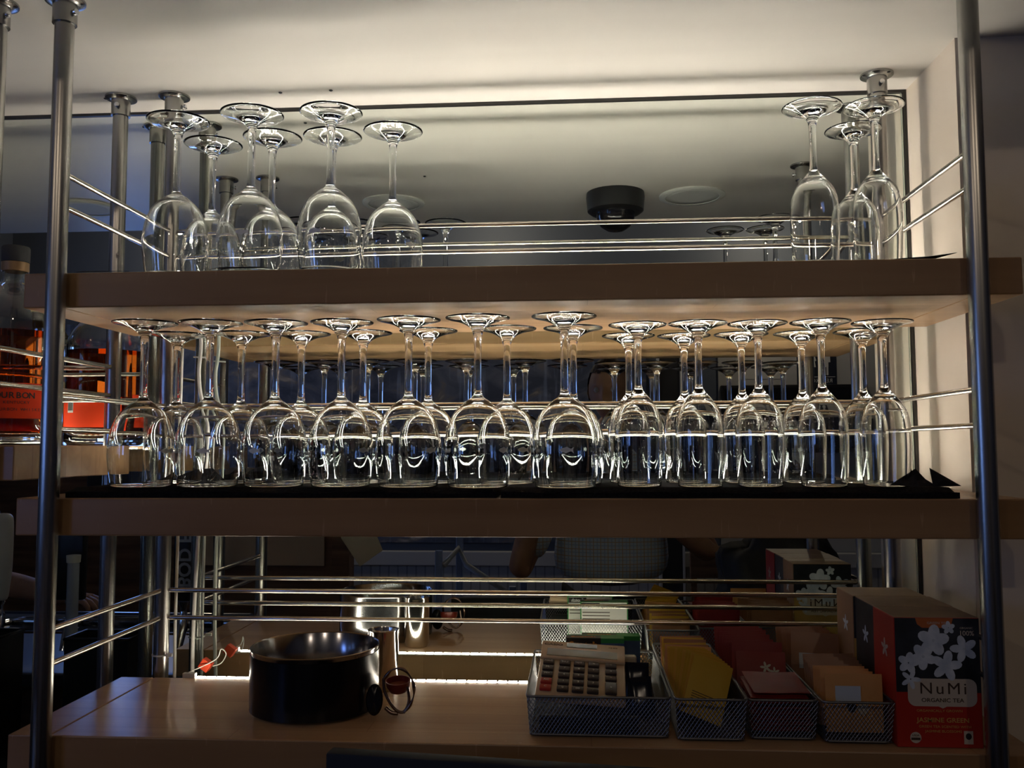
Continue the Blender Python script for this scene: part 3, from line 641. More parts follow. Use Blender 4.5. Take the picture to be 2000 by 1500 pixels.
# tape boxes
TG = mat('tape_box_green', (.03, .22, .05), .4); TBK = mat('tape_box_black', (.012, .012, .012), .4); TBL = mat('tape_box_blue', (.05, .09, .2), .4); TW = mat('tape_box_white', (.62, .62, .58), .5); TY = mat('orange_print', (.55, .22, .03), .5)
def tapebox(x, y, z, w, d, h, label, rz=0):
    o = empty('tape_box', (x, y, z), (0, 0, rz)); tag(o, label, 'box', 'tape boxes in the wide mesh basket')
    bm = bmesh.new(); box(bm, 0, w, 0, d, 0, h); obj('carton', bm, TG, o)
    bm = bmesh.new(); box(bm, 0, w * .60, -.0005, -.0001, 0, h); box(bm, 0, w * .60, 0, d * .7, h, h + .0004); obj('brand_panel', bm, TBK, o)
    bm = bmesh.new(); box(bm, w * .6, w, -.0005, -.0001, 0, h * .92); obj('blue_panel', bm, TBL, o)
    bm = bmesh.new(); box(bm, .002, w - .002, d + .0001, d + .0005, .004, h - .001); p = obj('white_back', bm, TW, o)
    bm = bmesh.new(); box(bm, .002, .036, d + .0006, d + .0008, h - .012, h - .002); obj('name_bar', bm, TBK, p)
    text('lettering', 'Scotch', .0085, SW, p, (.019, d + .0009, h - .0072), (PI / 2, 0, PI), bold=.0003)
    for k in range(3):
        bm = bmesh.new(); box(bm, .004, w * .62, d + .0006, d + .0007, h - .020 - k * .006, h - .0185 - k * .006); obj('small_print', bm, INK, p)
    text('lettering', 'Scotch', .0125, TY, o, (w * .30, -.0006, h - .010), (PI / 2, 0, 0), bold=.0005, sx=1.25)
    text('lettering', 'Scotch', .010, TY, o, (w * .30, d * .35, h + .0005), (0, 0, 0), bold=.0004, sx=1.35)
    return o
tapebox(.7035, -.160, -.3725, .088, .024, .083, 'green and black tape box standing rearmost in the wide basket')
tapebox(.6795, -.196, -.3725, .086, .026, .087, 'green, black and blue tape box between calculator and rear tape box')
DKP = mat('navy_pouch', (.012, .016, .035), .18)
def pouch(x, y, z, w, h, rx, ry, rz, m, label, name='sachet', th=.0035, cat='packet', group=None, bulge=.0015, deco=None, kids=None):
    o = empty(name, (x, y, z), (rx, ry, rz)); tag(o, label, cat, group)
    bm = bmesh.new(); n = 8; F = []; B = []
    for i in range(n + 1):
        for j in range(n + 1):
            u = i / n * 2 - 1; v = j / n * 2 - 1; t = (1 - u ** 4) * (1 - v ** 4) * th / 2 + .0002; wv = bulge * math.sin(u * 3 + v * 2 + x * 90)
            F.append(bm.verts.new((u * w / 2, -t + wv * .3, (v + 1) * h / 2))); B.append(bm.verts.new((u * w / 2, t + wv * .3, (v + 1) * h / 2)))
    q = lambda i, j: i * (n + 1) + j
    for i in range(n):
        for j in range(n):
            bm.faces.new((F[q(i, j)], F[q(i + 1, j)], F[q(i + 1, j + 1)], F[q(i, j + 1)])); bm.faces.new((B[q(i, j + 1)], B[q(i + 1, j + 1)], B[q(i + 1, j)], B[q(i, j)]))
    for i in range(n):
        bm.faces.new((F[q(i, 0)], B[q(i, 0)], B[q(i + 1, 0)], F[q(i + 1, 0)])); bm.faces.new((F[q(i + 1, n)], B[q(i + 1, n)], B[q(i, n)], F[q(i, n)]))
        bm.faces.new((F[q(0, i)], F[q(0, i + 1)], B[q(0, i + 1)], B[q(0, i)])); bm.faces.new((F[q(n, i + 1)], F[q(n, i)], B[q(n, i)], B[q(n, i + 1)]))
    obj('envelope', bm, m, o, 60)
    if deco: deco(o)
    return o
pouch(.780, -.235, -.372, .036, .060, -.25, .05, .1, DKP, 'glossy navy blue pouch leaning right of the calculator', 'foil_pouch', .012)
pouch(.787, -.275, -.372, .034, .050, -.35, -.05, .15, DKP, 'dark blue foil pouch in front, right of the calculator', 'foil_pouch', .010)
bm = bmesh.new(); box(bm, .762, .784, -.192, -.178, -.372, -.312, bev=.003); tag(obj('eraser_block', bm, mat('pale_eraser', (.55, .48, .38), .6)), 'pale block standing between tape box and dark blue pouch', 'eraser')
# black strip of paper/holder seen low in basket one
bm = bmesh.new(); box(bm, .645, .775, -.352, -.346, -.372, -.352, bev=.001); tag(obj('black_tray', bm, BLACK), 'flat black tray lying under the calculator in the wide basket', 'tray')

# ------------------------------------------------------------------ tea packets
YEL = mat('yellow_packet', (.52, .32, .025), .45); YEL2 = mat('mustard_packet', (.58, .33, .04), .45); REDP = mat('dark_red_packet', (.20, .012, .010), .5); BRN = mat('brown_packet', (.28, .13, .06), .4); ORG = mat('orange_packet', (.55, .27, .09), .45); GRP = mat('white_patch', (.45, .5, .55), .6)
def ydeco(o):
    for k in range(5):
        bm = bmesh.new(); box(bm, -.020, .016 - .003 * (k % 2), -.0022, -.0020, .030 - k * .0032, .0308 - k * .0032); obj('print_line', bm, INK, o)
    bm = bmesh.new(); box(bm, -.030, -.024, -.0024, -.0020, .005, .010); obj('dark_square', bm, INK, o)
rnd = random.Random(3)
for k in range(11):
    last = k == 10; f = k / 10
    pouch(.853 + .003 * f, -.235 - .105 * f, -.366 + .0095 * f, .055, .080, -.50, .02 + .36 * f, -.04 + .08 * f, YEL if k % 3 else YEL2,
          'yellow tea packet, foremost of the fan in the second basket' if last else f'yellow tea packet in the fan of the second basket, {ORD[k]} from the back', 'tea_packet', .003, 'packet', 'yellow tea packets', deco=ydeco if last else None)
pouch(.857, -.205, -.368, .068, .074, -.30, .05, 0, ORG, 'orange tea packet, rearmost behind the yellow fan', 'tea_packet', .003, 'packet')
for k in range(7):
    pouch(.864, -.078 - .017 * k, -.368, .066, .062 + .001 * (k % 3), -.10, .02 * (k % 3 - 1), .0, YEL if k % 2 else BRN, f'{"yellow" if k % 2 else "brown"} tea packet upright at the back of second basket, {ORD[k]} from the mirror', 'tea_packet', .004, 'packet', 'upright packets in the back of the second basket')
def flower(bm, cx, cz, r, y, rot, n=5, w=.36, d=(0, -.00015, 0)):
    for k in range(n):
        a = rot + k * 2 * PI / n
        poly(bm, ell(cx + r * .55 * math.cos(a), cz + r * .55 * math.sin(a), r * .5, r * w * .6, y + d[1] * .11 * k, 12, a), d)
def rdeco(o):
    bm = bmesh.new()
    for (a, b, r) in ((.006, .050, .008), (.018, .044, .007), (.010, .036, .006)): flower(bm, a, b, r, -.0028, a * 90)
    obj('printed_flowers', bm, mat('pale_flower_print', (.5, .5, .45), .6), o)
for k in range(12):     # upright pack of red packets at the back
    pouch(.950 + .002 * (k % 3), -.100 - .0085 * k, -.368, .070, .082 - .0006 * k, -.12, .02 * (k % 3 - 1), .0, REDP, f'dark red tea packet upright in the third basket, {ORD[k]} from the mirror', 'tea_packet', .0042, 'packet', 'upright red tea packets')
pouch(.955, -.213, -.368, .072, .083, -.16, .04, 0, REDP, 'dark red tea packet with pale flower print facing front', 'tea_packet', .004, 'packet', deco=rdeco)
pouch(.960, -.228, -.368, .070, .072, -.30, .02, 0, REDP, 'dark red tea packet with flower print, second of the leaning ones', 'tea_packet', .004, 'packet', deco=rdeco)
for k in range(8):     # lying stack in front
    pouch(.958 + .002 * ((k * 5) % 3), -.352 + .002 * k, -.366 + .0062 * k, .074 - .001 * (k % 2), .085, -1.50, 0, .02 * (k % 3 - 1), REDP, f'dark red tea packet in the flat front stack of third basket, {ORD[k]} from the bottom', 'tea_packet', .0055, 'packet', 'stacked red tea packets')
def bdeco(o):
    bm = bmesh.new(); box(bm, -.024, .008, -.0026, -.0024, .036, .058); obj('white_patch', bm, GRP, o)
    bm = bmesh.new(); poly(bm, ell(-.004, .032, .006, .007, -.0027), (0, -.0002, 0)); obj('dark_print', bm, BLKM, o)
    bm = bmesh.new(); poly(bm, ell(.010, .030, .0075, .0075, -.0026), (0, -.0002, 0)); obj('cream_seal', bm, CREAML, o)
for k in range(6):
    pouch(1.046 + .002 * (k % 2), -.105 - .010 * k, -.368, .072, .084, -.12, .02 * (k % 3 - 1), 0, BRN, f'brown tea packet upright in the back of fourth basket, {ORD[k]} from the mirror', 'tea_packet', .005, 'packet', 'upright brown tea packets')
pouch(1.047, -.178, -.367, .070, .088, -.22, .05, -.02, BRN, 'brown tea packet with pale blue patch, rear one in fourth basket', 'tea_packet', .004, 'packet', deco=bdeco)
for k in range(4):
    pouch(1.052, -.245 - .012 * k, -.368, .070, .074 - .002 * k, -.2, -.02, 0, BRN, f'brown tea packet in the middle of the fourth basket, {ORD[k]} from its back', 'tea_packet', .006, 'packet', 'middle brown tea packets')
for k in range(3): pouch(1.046, -.305 - .010 * k, -.368, .068, .072, -.12, .03 * k, 0, ORG, f'light brown tea packet in front part of fourth basket, {ORD[2-k]} behind the foremost', 'tea_packet', .004, 'packet', 'light brown tea packets')
pouch(1.051, -.347, -.368, .072, .073, -.05, .0, 0, ORG, 'light brown tea packet with pale patch and dark leaf, foremost in fourth basket', 'tea_packet', .004, 'packet', deco=bdeco)

# ------------------------------------------------------------------ tea boxes
TR_ = mat('red_carton', (.40, .022, .012), .38); TDK = mat('dark_photo_print', rough=.4, fn=noise_col((.010, .012, .014), (.035, .04, .05), (1, 1, 1), 18)); TAN = mat('tan_carton', (.42, .30, .18), .5, fn=noise_col((.36, .25, .15), (.46, .33, .2), (1, 1, 1), 14)); FLW = mat('white_blossom_print', rough=.5, fn=noise_col((.42, .48, .56), (.62, .66, .7), (1, 1, 1), 60)); CRM = mat('cream_plaque', (.52, .44, .34), .5); GOLD = mat('gold_print', (.55, .30, .08), .5); BRC = mat('brown_carton', (.30, .16, .08), .45)
def plaque(bm, cx, cz, w, h, y, d):
    pts = []
    for sx, sz, a0 in ((1, -1, -PI / 2), (1, 1, 0), (-1, 1, PI / 2), (-1, -1, PI)):
        r = h * .28
        for k in range(6): a = a0 + k * PI / 10; pts.append((cx + sx * (w / 2 - r) + r * math.cos(a), y, cz + sz * (h / 2 - r) + r * math.sin(a)))
    pts.append((cx - w * .06, y, cz - h / 2)); pts.append((cx, y, cz - h * .57)); pts.append((cx + w * .06, y, cz - h / 2))
    poly(bm, pts, d)
def teabox(x, y, rz, label, body, side, front=True):
    W, D, H = .104, .078, .160
    o = empty('tea_box', (x, y, -.3774), (0, 0, rz)); tag(o, label, 'box', 'tea boxes at the right end of the bottom shelf')
    bm = bmesh.new(); box(bm, 0, W, 0, D, .0005, H, bev=.0006); obj('carton', bm, body, o)
    bm = bmesh.new(); box(bm, .0005, W - .0005, .0005, D - .0005, H, H + .0004); obj('lid', bm, TAN, o)
    bm = bmesh.new(); box(bm, -.0003, .0, .001, D - .001, .002, H - .001); sd = obj('side_panel', bm, side, o)
    bm = bmesh.new(); flower(bm, .0, .0, .012, 0, .3); 
    for v in bm.verts: v.co = Vector((-.0006 - v.co.y, D * .45 + v.co.x, H * .72 + v.co.z))
    obj('side_print', bm, CRM if side is TR_ else FLW, sd)
    for face in (0, 1):      # front towards the room, back towards the mirror
        y0 = -.0003 if face == 0 else D + .0003; d = (0, -.0002, 0) if face == 0 else (0, .0002, 0); sg = -1 if face == 0 else 1; rt = (PI / 2, 0, 0) if face == 0 else (PI / 2, 0, PI)
        nm = 'front_print' if face == 0 else 'back_print'
        bm = bmesh.new(); zz = .068 if body is TR_ else .10; box(bm, .0005, W - .0005, min(y0, y0 - sg * .0002), max(y0, y0 - sg * .0002), zz, H - .0005); fp = obj(nm, bm, TDK, o)
        bm = bmesh.new(); box(bm, .0005, W - .0005, min(y0, y0 - sg * .0002), max(y0, y0 - sg * .0002), .001, zz); obj(nm, bm, TR_ if body is TR_ else mat('amber_carton', (.5, .3, .08), .45), o)
        yy = y0 + sg * .0002
        if face == 0 or True:
            bm = bmesh.new()
            for (a, b, r, q, n, ww) in ((.047, .132, .019, .2, 5, .62), (.034, .112, .016, .9, 5, .6), (.016, .104, .013, .1, 5, .6), (.066, .148, .008, .4, 5, .6), (.084, .122, .0165, .6, 5, .5), (.062, .101, .0185, .1, 5, .5), (.018, .084, .012, 1.2, 5, .4)):
                fk = (a * 37 + b * 91) % 1; flower(bm, a, b, r, yy + d[1] * (1 + 2 * fk), q, n, ww, d)
            bl = obj('blossoms', bm, FLW, fp)
            bm = bmesh.new()
            for a, b in ((.047, .132), (.034, .112), (.084, .122), (.062, .101)): poly(bm, ell(a, b, .0018, .0018, yy + d[1] * 4), (0, d[1] * .5, 0))
            obj('flower_centres', bm, GRP, bl)
        bm = bmesh.new(); plaque(bm, .056, .068 if body is TR_ else .085, .084, .034, yy + sg * .0003, d); pl = obj('name_plaque', bm, CRM, fp)
        yt = yy + sg * .0007
        zc = .068 if body is TR_ else .085
        text('lettering', 'NuMi', .0200, INK, pl, (.057, yt, zc + .0045), rt, space=1.25, sx=1.1); text('lettering', 'ORGANIC TEA', .0068, INK, pl, (.056, yt, zc - .0095), rt, bold=.00005, sx=1.15)
        if body is TR_ and face == 0:
            text('lettering', 'JASMINE GREEN', .0078, GOLD, fp, (.056, yy - .0002, .034), rt, bold=.00012, sx=1.15)
            text('lettering', 'ORGANICALLY GROWN', .0042, GOLD, fp, (.052, yy - .0002, .0455), rt, sx=1.2)
            text('lettering', 'GREEN TEA SCENTED WITH', .0042, GOLD, fp, (.058, yy - .0002, .0262), rt, sx=1.2); text('lettering', 'JASMINE BLOSSOMS', .0042, GOLD, fp, (.056, yy - .0002, .0205), rt, sx=1.2)
            text('lettering', '100%', .0085, CRM, fp, (.088, yy - .0002, .141), rt, bold=.0001)
            text('lettering', 'ORGANIC', .0035, CRM, fp, (.088, yy - .0002, .1475), rt)
            bm = bmesh.new(); poly(bm, [(.026, yy, H - .0006), (.028, yy, H - .008), (.034, yy, H - .0125), (.064, yy, H - .0125), (.070, yy, H - .008), (.072, yy, H - .0006)], (0, -.0003, 0)); tb = obj('orange_tab', bm, mat('orange_tab_print', (.45, .12, .03), .5), fp)
            text('lettering', 'GREEN TEA', .0042, CRM, tb, (.053, yy - .0005, H - .0065), rt, sx=1.2)
            bm = bmesh.new(); poly(bm, ell(.022, .0125, .0068, .0068, yy), (0, -.0002, 0)); sl = obj('round_seal', bm, CRM, fp)
            bm = bmesh.new(); box(bm, .0165, .0275, yy - .0004, yy - .0002, .0095, .0125); obj('seal_band', bm, INK, sl)
            text('lettering', 'USDA', .0034, INK, sl, (.022, yy - .0005, .0152), rt)
            bm = bmesh.new(); box(bm, .0805, .0915, yy - .0003, yy, .0055, .0215); sq = obj('square_seal', bm, CRM, fp)
            bm = bmesh.new(); poly(bm, ell(.086, .0150, .0036, .0040, yy - .0003), (0, -.0002, 0)); obj('seal_figure', bm, BLKM, sq)
    return o
teabox(1.0945, -.3725, .0, 'red and black flowered tea box, foremost at the right end', TR_, TR_)
teabox(1.0960, -.2925, .0, 'brown tea box with white blossom side, middle of the row behind red box', BRC, TDK)
teabox(1.0930, -.2125, .0, 'brown tea box, rearmost of the row, nearest the mirror', BRC, BRC)
'''EOF1'''

# ------------------------------------------------------------------ monitor below the shelf front
mo = empty('screen_monitor', (.411, -.500, -.694), (0, 0, -.118)); tag(mo, 'dark grey monitor back, its top edge just below the lowest shelf', 'monitor')
GM = mat('slate_plastic', (.02, .024, .032), .6, spec=.2)
bm = bmesh.new(); box(bm, 0, .50, -.022, 0, .055, .3465, bev=.003); obj('case', bm, GM, mo, 40)
bm = bmesh.new(); box(bm, .20, .30, -.016, -.006, 0, .056); box(bm, .15, .35, -.045, .045, -.0005, .006); obj('stand', bm, GM, mo)
bm = bmesh.new(); box(bm, .28, 1.0, -.80, -.5005, -.712, -.6955); 
o = obj('counter_flap', bm, BLKM); tag(o, 'dark ledge carrying the monitor in front of the back counter', 'ledge')

# ------------------------------------------------------------------ front bar seen in the mirror (left)
bar = empty('bar_counter', (-1.0, -.80, -1.45)); tag(bar, 'wooden bar with steel top standing left, seen in the mirror', 'counter')
bm = bmesh.new(); box(bm, -.9, .80, -.25, .20, .86, .895, bev=.004); obj('bar_top', bm, mat('steel_top', (.42, .42, .42), .35, 1), bar)
bm = bmesh.new(); box(bm, -.88, .78, -.20, .16, 0, .859); obj('bar_front', bm, WOODD, bar)
ZB = -.555
tw = empty('tap_tower', (-.50, -.73, ZB)); tag(tw, 'horizontal chrome tap tower carrying the beer taps on the bar', 'tap tower')
bm = bmesh.new(); tube(bm, [(-.42, 0, .10), (.36, 0, .10)], .026, 24); obj('cross_pipe', bm, DSTEEL, tw, 40)
for x in (-.33, .27):
    bm = bmesh.new(); lathe(bm, [(0, .0), (.05, .0), (.05, .006), (.026, .012), (.024, .08), (0, .08)], 24, (x, 0, 0)); obj('tower_leg', bm, DSTEEL, tw, 40)
def tap(x, kind, label, hz, m, w=.042, h=.16):
    o = empty('beer_tap', (x, -.70, -.455)); tag(o, label, 'beer tap', 'beer taps seen in the mirror')
    bm = bmesh.new(); tube(bm, [(0, 0, 0), (0, .04, 0)], .012, 16); tube(bm, [(0, .032, .03), (0, .034, .005), (0, .045, -.015), (0, .062, -.055)], [.012, .014, .012, .009], 14); obj('faucet', bm, CHR2, o, 50)
    bm = bmesh.new(); lathe(bm, [(0, .02), (.009, .02), (.012, .03), (.008, .04), (.008, .052), (.013, .06), (.013, .066), (0, .066)], 20, (0, .034, 0)); obj('ferrule', bm, CHR2, o, 40)
    bm = bmesh.new()
    if kind == 'round': lathe(bm, smooth_prof([(0, .066), (w * .32, .067), (w * .42, .10), (w * .5, .15), (w * .5, h + .03), (w * .4, h + .06), (0, h + .066)], 4), 24, (0, .034, 0))
    else: box(bm, -w / 2, w / 2, .034 - .011, .034 + .011, .067, h + .09, bev=.006)
    hd = obj('handle', bm, m, o, 40)
    return o, hd
TW1 = mat('white_handle', (.5, .5, .5), .4); TCL = mat('grey_clear_handle', (.20, .21, .23), .2)
tap(-.775, 'round', 'white beer tap handle with red mark, leftmost in the mirror', 0, TW1, .05, .22)
tap(-.588, 'flat', 'wide black beer tap handle beside the white tube', 0, BLACK, .075, .21)
tap(-.655, 'flat', 'narrow black beer tap handle left of the wide one', 0, BLKM, .026, .18)
o, hd = tap(-.385, 'flat', 'grey beer tap handle with white tag on top', 0, TCL, .036, .19)
bm = bmesh.new(); box(bm, -.018, .018, .0451, .0456, .225, .245); tg = obj('white_tag', bm, TW, hd); text('lettering', 'E MO', .016, INK, tg, (0, .0462, .235), (PI / 2, 0, PI), bold=.0005)
text('lettering', 'ALLAGASH', .016, INK, hd, (-.008, .0462, .15), (PI / 2, -PI / 2, PI))
o, hd = tap(-.292, 'flat', 'black beer tap handle with pale vertical letters', 0, BLACK, .050, .21)
text('lettering', 'BOD FIC', .046, mat('grey_blue_letters', (.28, .31, .40), .5), hd, (0.004, .0462, .19), (PI / 2, -PI / 2, PI), bold=.0012)
tb = empty('clear_tube', (-.545, -.60, ZB)); tag(tb, 'clear upright tube with white cap among the taps', 'tube')
bm = bmesh.new(); lathe(bm, [(0, 0), (.014, 0), (.014, .27), (0, .27)], 20); obj('cylinder', bm, mat('clear_tube_plastic', (.35, .4, .48), .15), tb, 40)
bm = bmesh.new(); lathe(bm, [(0, .2702), (.016, .2702), (.017, .288), (0, .29)], 20); obj('cap', bm, TW, tb, 40)
for x0, x1, l in ((-.445, -.298, 'black open bin on the counter below the beer taps'), (-.775, -.60, 'larger black open bin at the far left of the counter')):
    o = empty('storage_bin', ((x0 + x1) / 2, -.46, -.70)); tag(o, l, 'bin', 'black bins on the counter'); w2 = (x1 - x0) / 2
    bm = bmesh.new(); box(bm, -w2, w2, -.035, .06, 0, .004); box(bm, -w2, -w2 + .004, -.035, .06, .0041, .27); box(bm, w2 - .004, w2, -.035, .06, .0041, .27); box(bm, -w2 + .0041, w2 - .0041, -.035, -.031, .0041, .27); box(bm, -w2 + .0041, w2 - .0041, .056, .06, .0041, .27); obj('body', bm, BLACK, o)
    bm = bmesh.new()
    tube(bm, [(-w2, -.035, .272), (w2, -.035, .272), (w2, .06, .272), (-w2, .06, .272), (-w2, -.035, .272)], .004, 8); obj('rim', bm, BLACK, o, True)
# partition with a beige sheet, flap, and chair, farther back
BEI = mat('beige_board', (.50, .36, .24), .7)
o = empty('wooden_partition', (-.95, -1.98, -1.45)); tag(o, 'dark brown wooden partition behind the bar, seen in the mirror', 'partition')
bm = bmesh.new(); box(bm, -.95, .72, -.06, 0, 0, 1.34); obj('panel', bm, WOODD, o)
bm = bmesh.new(); box(bm, .68, .75, -.07, .012, 0, 1.36); obj('end_post', bm, WOODD, o)
o = empty('beige_board', (-.50, -1.975, -.22)); tag(o, 'beige board fixed on the dark wooden partition', 'board')
bm = bmesh.new(); box(bm, -.36, .20, .003, .012, -.255, .15, bev=.002); obj('sheet', bm, BEI, o)
o = empty('hanging_paper', (.03, -1.2, -.05)); tag(o, 'pale paper sheet hanging tilted beyond the bar', 'paper')
bm = bmesh.new(); poly(bm, [(-.06, 0, -.235), (.0, 0, -.322), (.072, 0, -.272), (.04, 0, -.20), (.02, 0, -.10), (-.08, 0, -.12)], (0, .0015, 0)); obj('sheet', bm, mat('pale_paper', (.45, .38, .28), .7), o)
bm = bmesh.new(); tube(bm, [(-.03, 0, -.11), (-.03, 0, .6634)], .001, 6); obj('string', bm, WHITE, o)
ch = empty('clear_chair', (.27, -2.3, -1.45)); tag(ch, 'pale clear plastic chair frame by the far wall', 'chair')
CLR = mat('bluish_clear_plastic', (.25, .33, .55), .25); WHR = mat('white_tubing', (.45, .48, .52), .4)
for x, y, zt in ((-.16, 0, 1.0), (-.085, -.12, 1.06), (.16, 0, .85), (.2, -.14, .85)):
    bm = bmesh.new(); box(bm, x - .015, x + .015, y - .015, y + .015, 0, zt, bev=.003); obj('leg', bm, CLR, ch)
bm = bmesh.new(); tube(bm, [(-.14, -.0, .935), (-.085, -.08, 1.0), (-.05, -.07, .93), (.17, .0, .80)], .013, 10); obj('arm_rail', bm, WHR, ch, True)
bm = bmesh.new(); box(bm, -.16, .2, -.15, .0, .62, .64, bev=.004); obj('seat', bm, CLR, ch)
for k, (x, l) in enumerate(((-1.25, 'dark wooden dining chair, left one before the blue wainscot'), (1.55, 'dark wooden dining chair, right one before the blue wainscot'))):
    o = empty('dining_chair', (x, -3.4, -1.45)); tag(o, l, 'chair', 'dark dining chairs by the far wall')
    bm = bmesh.new(); box(bm, -.2, .2, -.22, .2, .44, .47, bev=.01); obj('seat', bm, WOODD, o)
    for sx, sy, hh in ((-.18, -.2, .86), (.18, -.2, .86), (-.18, .18, .44), (.18, .18, .44)):
        bm = bmesh.new(); box(bm, sx - .016, sx + .016, sy - .016, sy + .016, 0, hh); obj('leg', bm, WOODD, o)
    bm = bmesh.new(); box(bm, -.2, .2, -.215, -.185, .70, .88, bev=.008); obj('backrest', bm, WOODD, o)
bg = empty('black_bag', (1.32, -1.25, -.62)); 
tag(bg, 'crumpled black bag on a stool at the right, seen in the mirror', 'bag')
bm = bmesh.new(); bmesh.ops.create_icosphere(bm, subdivisions=4, radius=1)
for v in bm.verts:
    n = v.co.normalized(); k = 1 + .10 * math.sin(n.x * 9 + n.z * 4) + .07 * math.sin(n.y * 13 + n.z * 11)
    v.co = Vector((n.x * .20 * k, n.y * .12 * k, max(-.001, .175 + n.z * .19 * k)))
obj('sack', bm, BLKM, bg, True)
bm = bmesh.new(); tube(bm, spline([(-.08, 0, .34), (-.05, 0, .42), (.05, 0, .42), (.08, 0, .34)], 6), .008, 8); obj('handle', bm, BLKM, bg, True)
st = empty('bar_stool', (1.32, -1.25, -1.45)); tag(st, 'round wooden stool carrying the crumpled black bag', 'stool')
bm = bmesh.new(); lathe(bm, [(0, .79), (.17, .79), (.18, .80), (.18, .822), (0, .828)], 32); obj('seat', bm, WOODD, st, 40)
for k in range(4):
    a = k * PI / 2 + .7; bm = bmesh.new(); tube(bm, [(.13 * math.cos(a), .13 * math.sin(a), .789), (.2 * math.cos(a), .2 * math.sin(a), 0)], [.014, .012], 10); obj('leg', bm, WOODD, st, 40)

ms = empty('blue_fill_screen', (-1.12, -1.90, -.11)); tag(ms, 'added blue fill screen on a stem above the dark partition', 'screen')  # invented screen, added to cast the blue highlights on the front posts
bm = bmesh.new(); box(bm, -.02, .02, -.095, -.06, .0005, .10); box(bm, -.06, .06, -.10, -.055, 0, .012); obj('stem', bm, BLACK, ms)
bm = bmesh.new(); box(bm, -.15, .15, -.055, -.03, -.06, .40, bev=.004); obj('case', bm, BLACK, ms)
bm = bmesh.new(); box(bm, -.135, .135, -.0295, -.028, .03, .37); obj('lit_display', bm, mat('added_blue_glow', (.02, .05, .2), emit=(.18, .34, .95), es=7), ms)

# ------------------------------------------------------------------ people
def shirt_fn(t, b):
    L = t.links.new; tc = N(t, 'ShaderNodeTexCoord'); sp = N(t, 'ShaderNodeSeparateXYZ'); L(tc.outputs['Object'], sp.inputs[0])
    def lines(axis, period, width, off=0):
        a = N(t, 'ShaderNodeMath', operation='ADD'); a.inputs[1].default_value = 10 + off; m1 = N(t, 'ShaderNodeMath', operation='MODULO'); m1.inputs[1].default_value = period
        m2 = N(t, 'ShaderNodeMath', operation='LESS_THAN'); m2.inputs[1].default_value = width; L(sp.outputs[axis], a.inputs[0]); L(a.outputs[0], m1.inputs[0]); L(m1.outputs[0], m2.inputs[0]); return m2
    def mx(base, fac, col):
        m = N(t, 'ShaderNodeMix', data_type='RGBA'); m.inputs[7].default_value = (*col, 1)
        if isinstance(base, tuple): m.inputs[6].default_value = (*base, 1)
        else: L(base.outputs[2], m.inputs[6])
        L(fac.outputs[0], m.inputs[0]); return m
    c = mx((.50, .56, .66), lines(0, .026, .004, .013), (.34, .42, .58)); c = mx(c, lines(2, .026, .004, .013), (.34, .42, .58)); c = mx(c, lines(0, .026, .0025), (.42, .28, .16)); c = mx(c, lines(2, .026, .0025), (.42, .28, .16))
    L(c.outputs[2], b.inputs['Base Color'])
SHIRT = mat('checked_shirt', rough=.8, fn=shirt_fn); TROU = mat('dark_trousers', (.02, .022, .03), .8)
def skinned(name, pts, edges, radii, m, parent, root=0, sub=2):
    me = bpy.data.meshes.new(name); me.from_pydata([tuple(p) for p in pts], edges, []); me.update(); me.materials.append(m)
    o = bpy.data.objects.new(name, me); link(o, parent)
    sk = o.modifiers.new('skin', 'SKIN'); sk.use_smooth_shade = True; sk.branch_smoothing = .6
    for i, r in enumerate(radii):
        v = me.skin_vertices[0].data[i]; v.radius = (r, r) if not isinstance(r, tuple) else r; v.use_root = (i == root)
    s = o.modifiers.new('sub', 'SUBSURF'); s.levels = sub; s.render_levels = sub
    return o
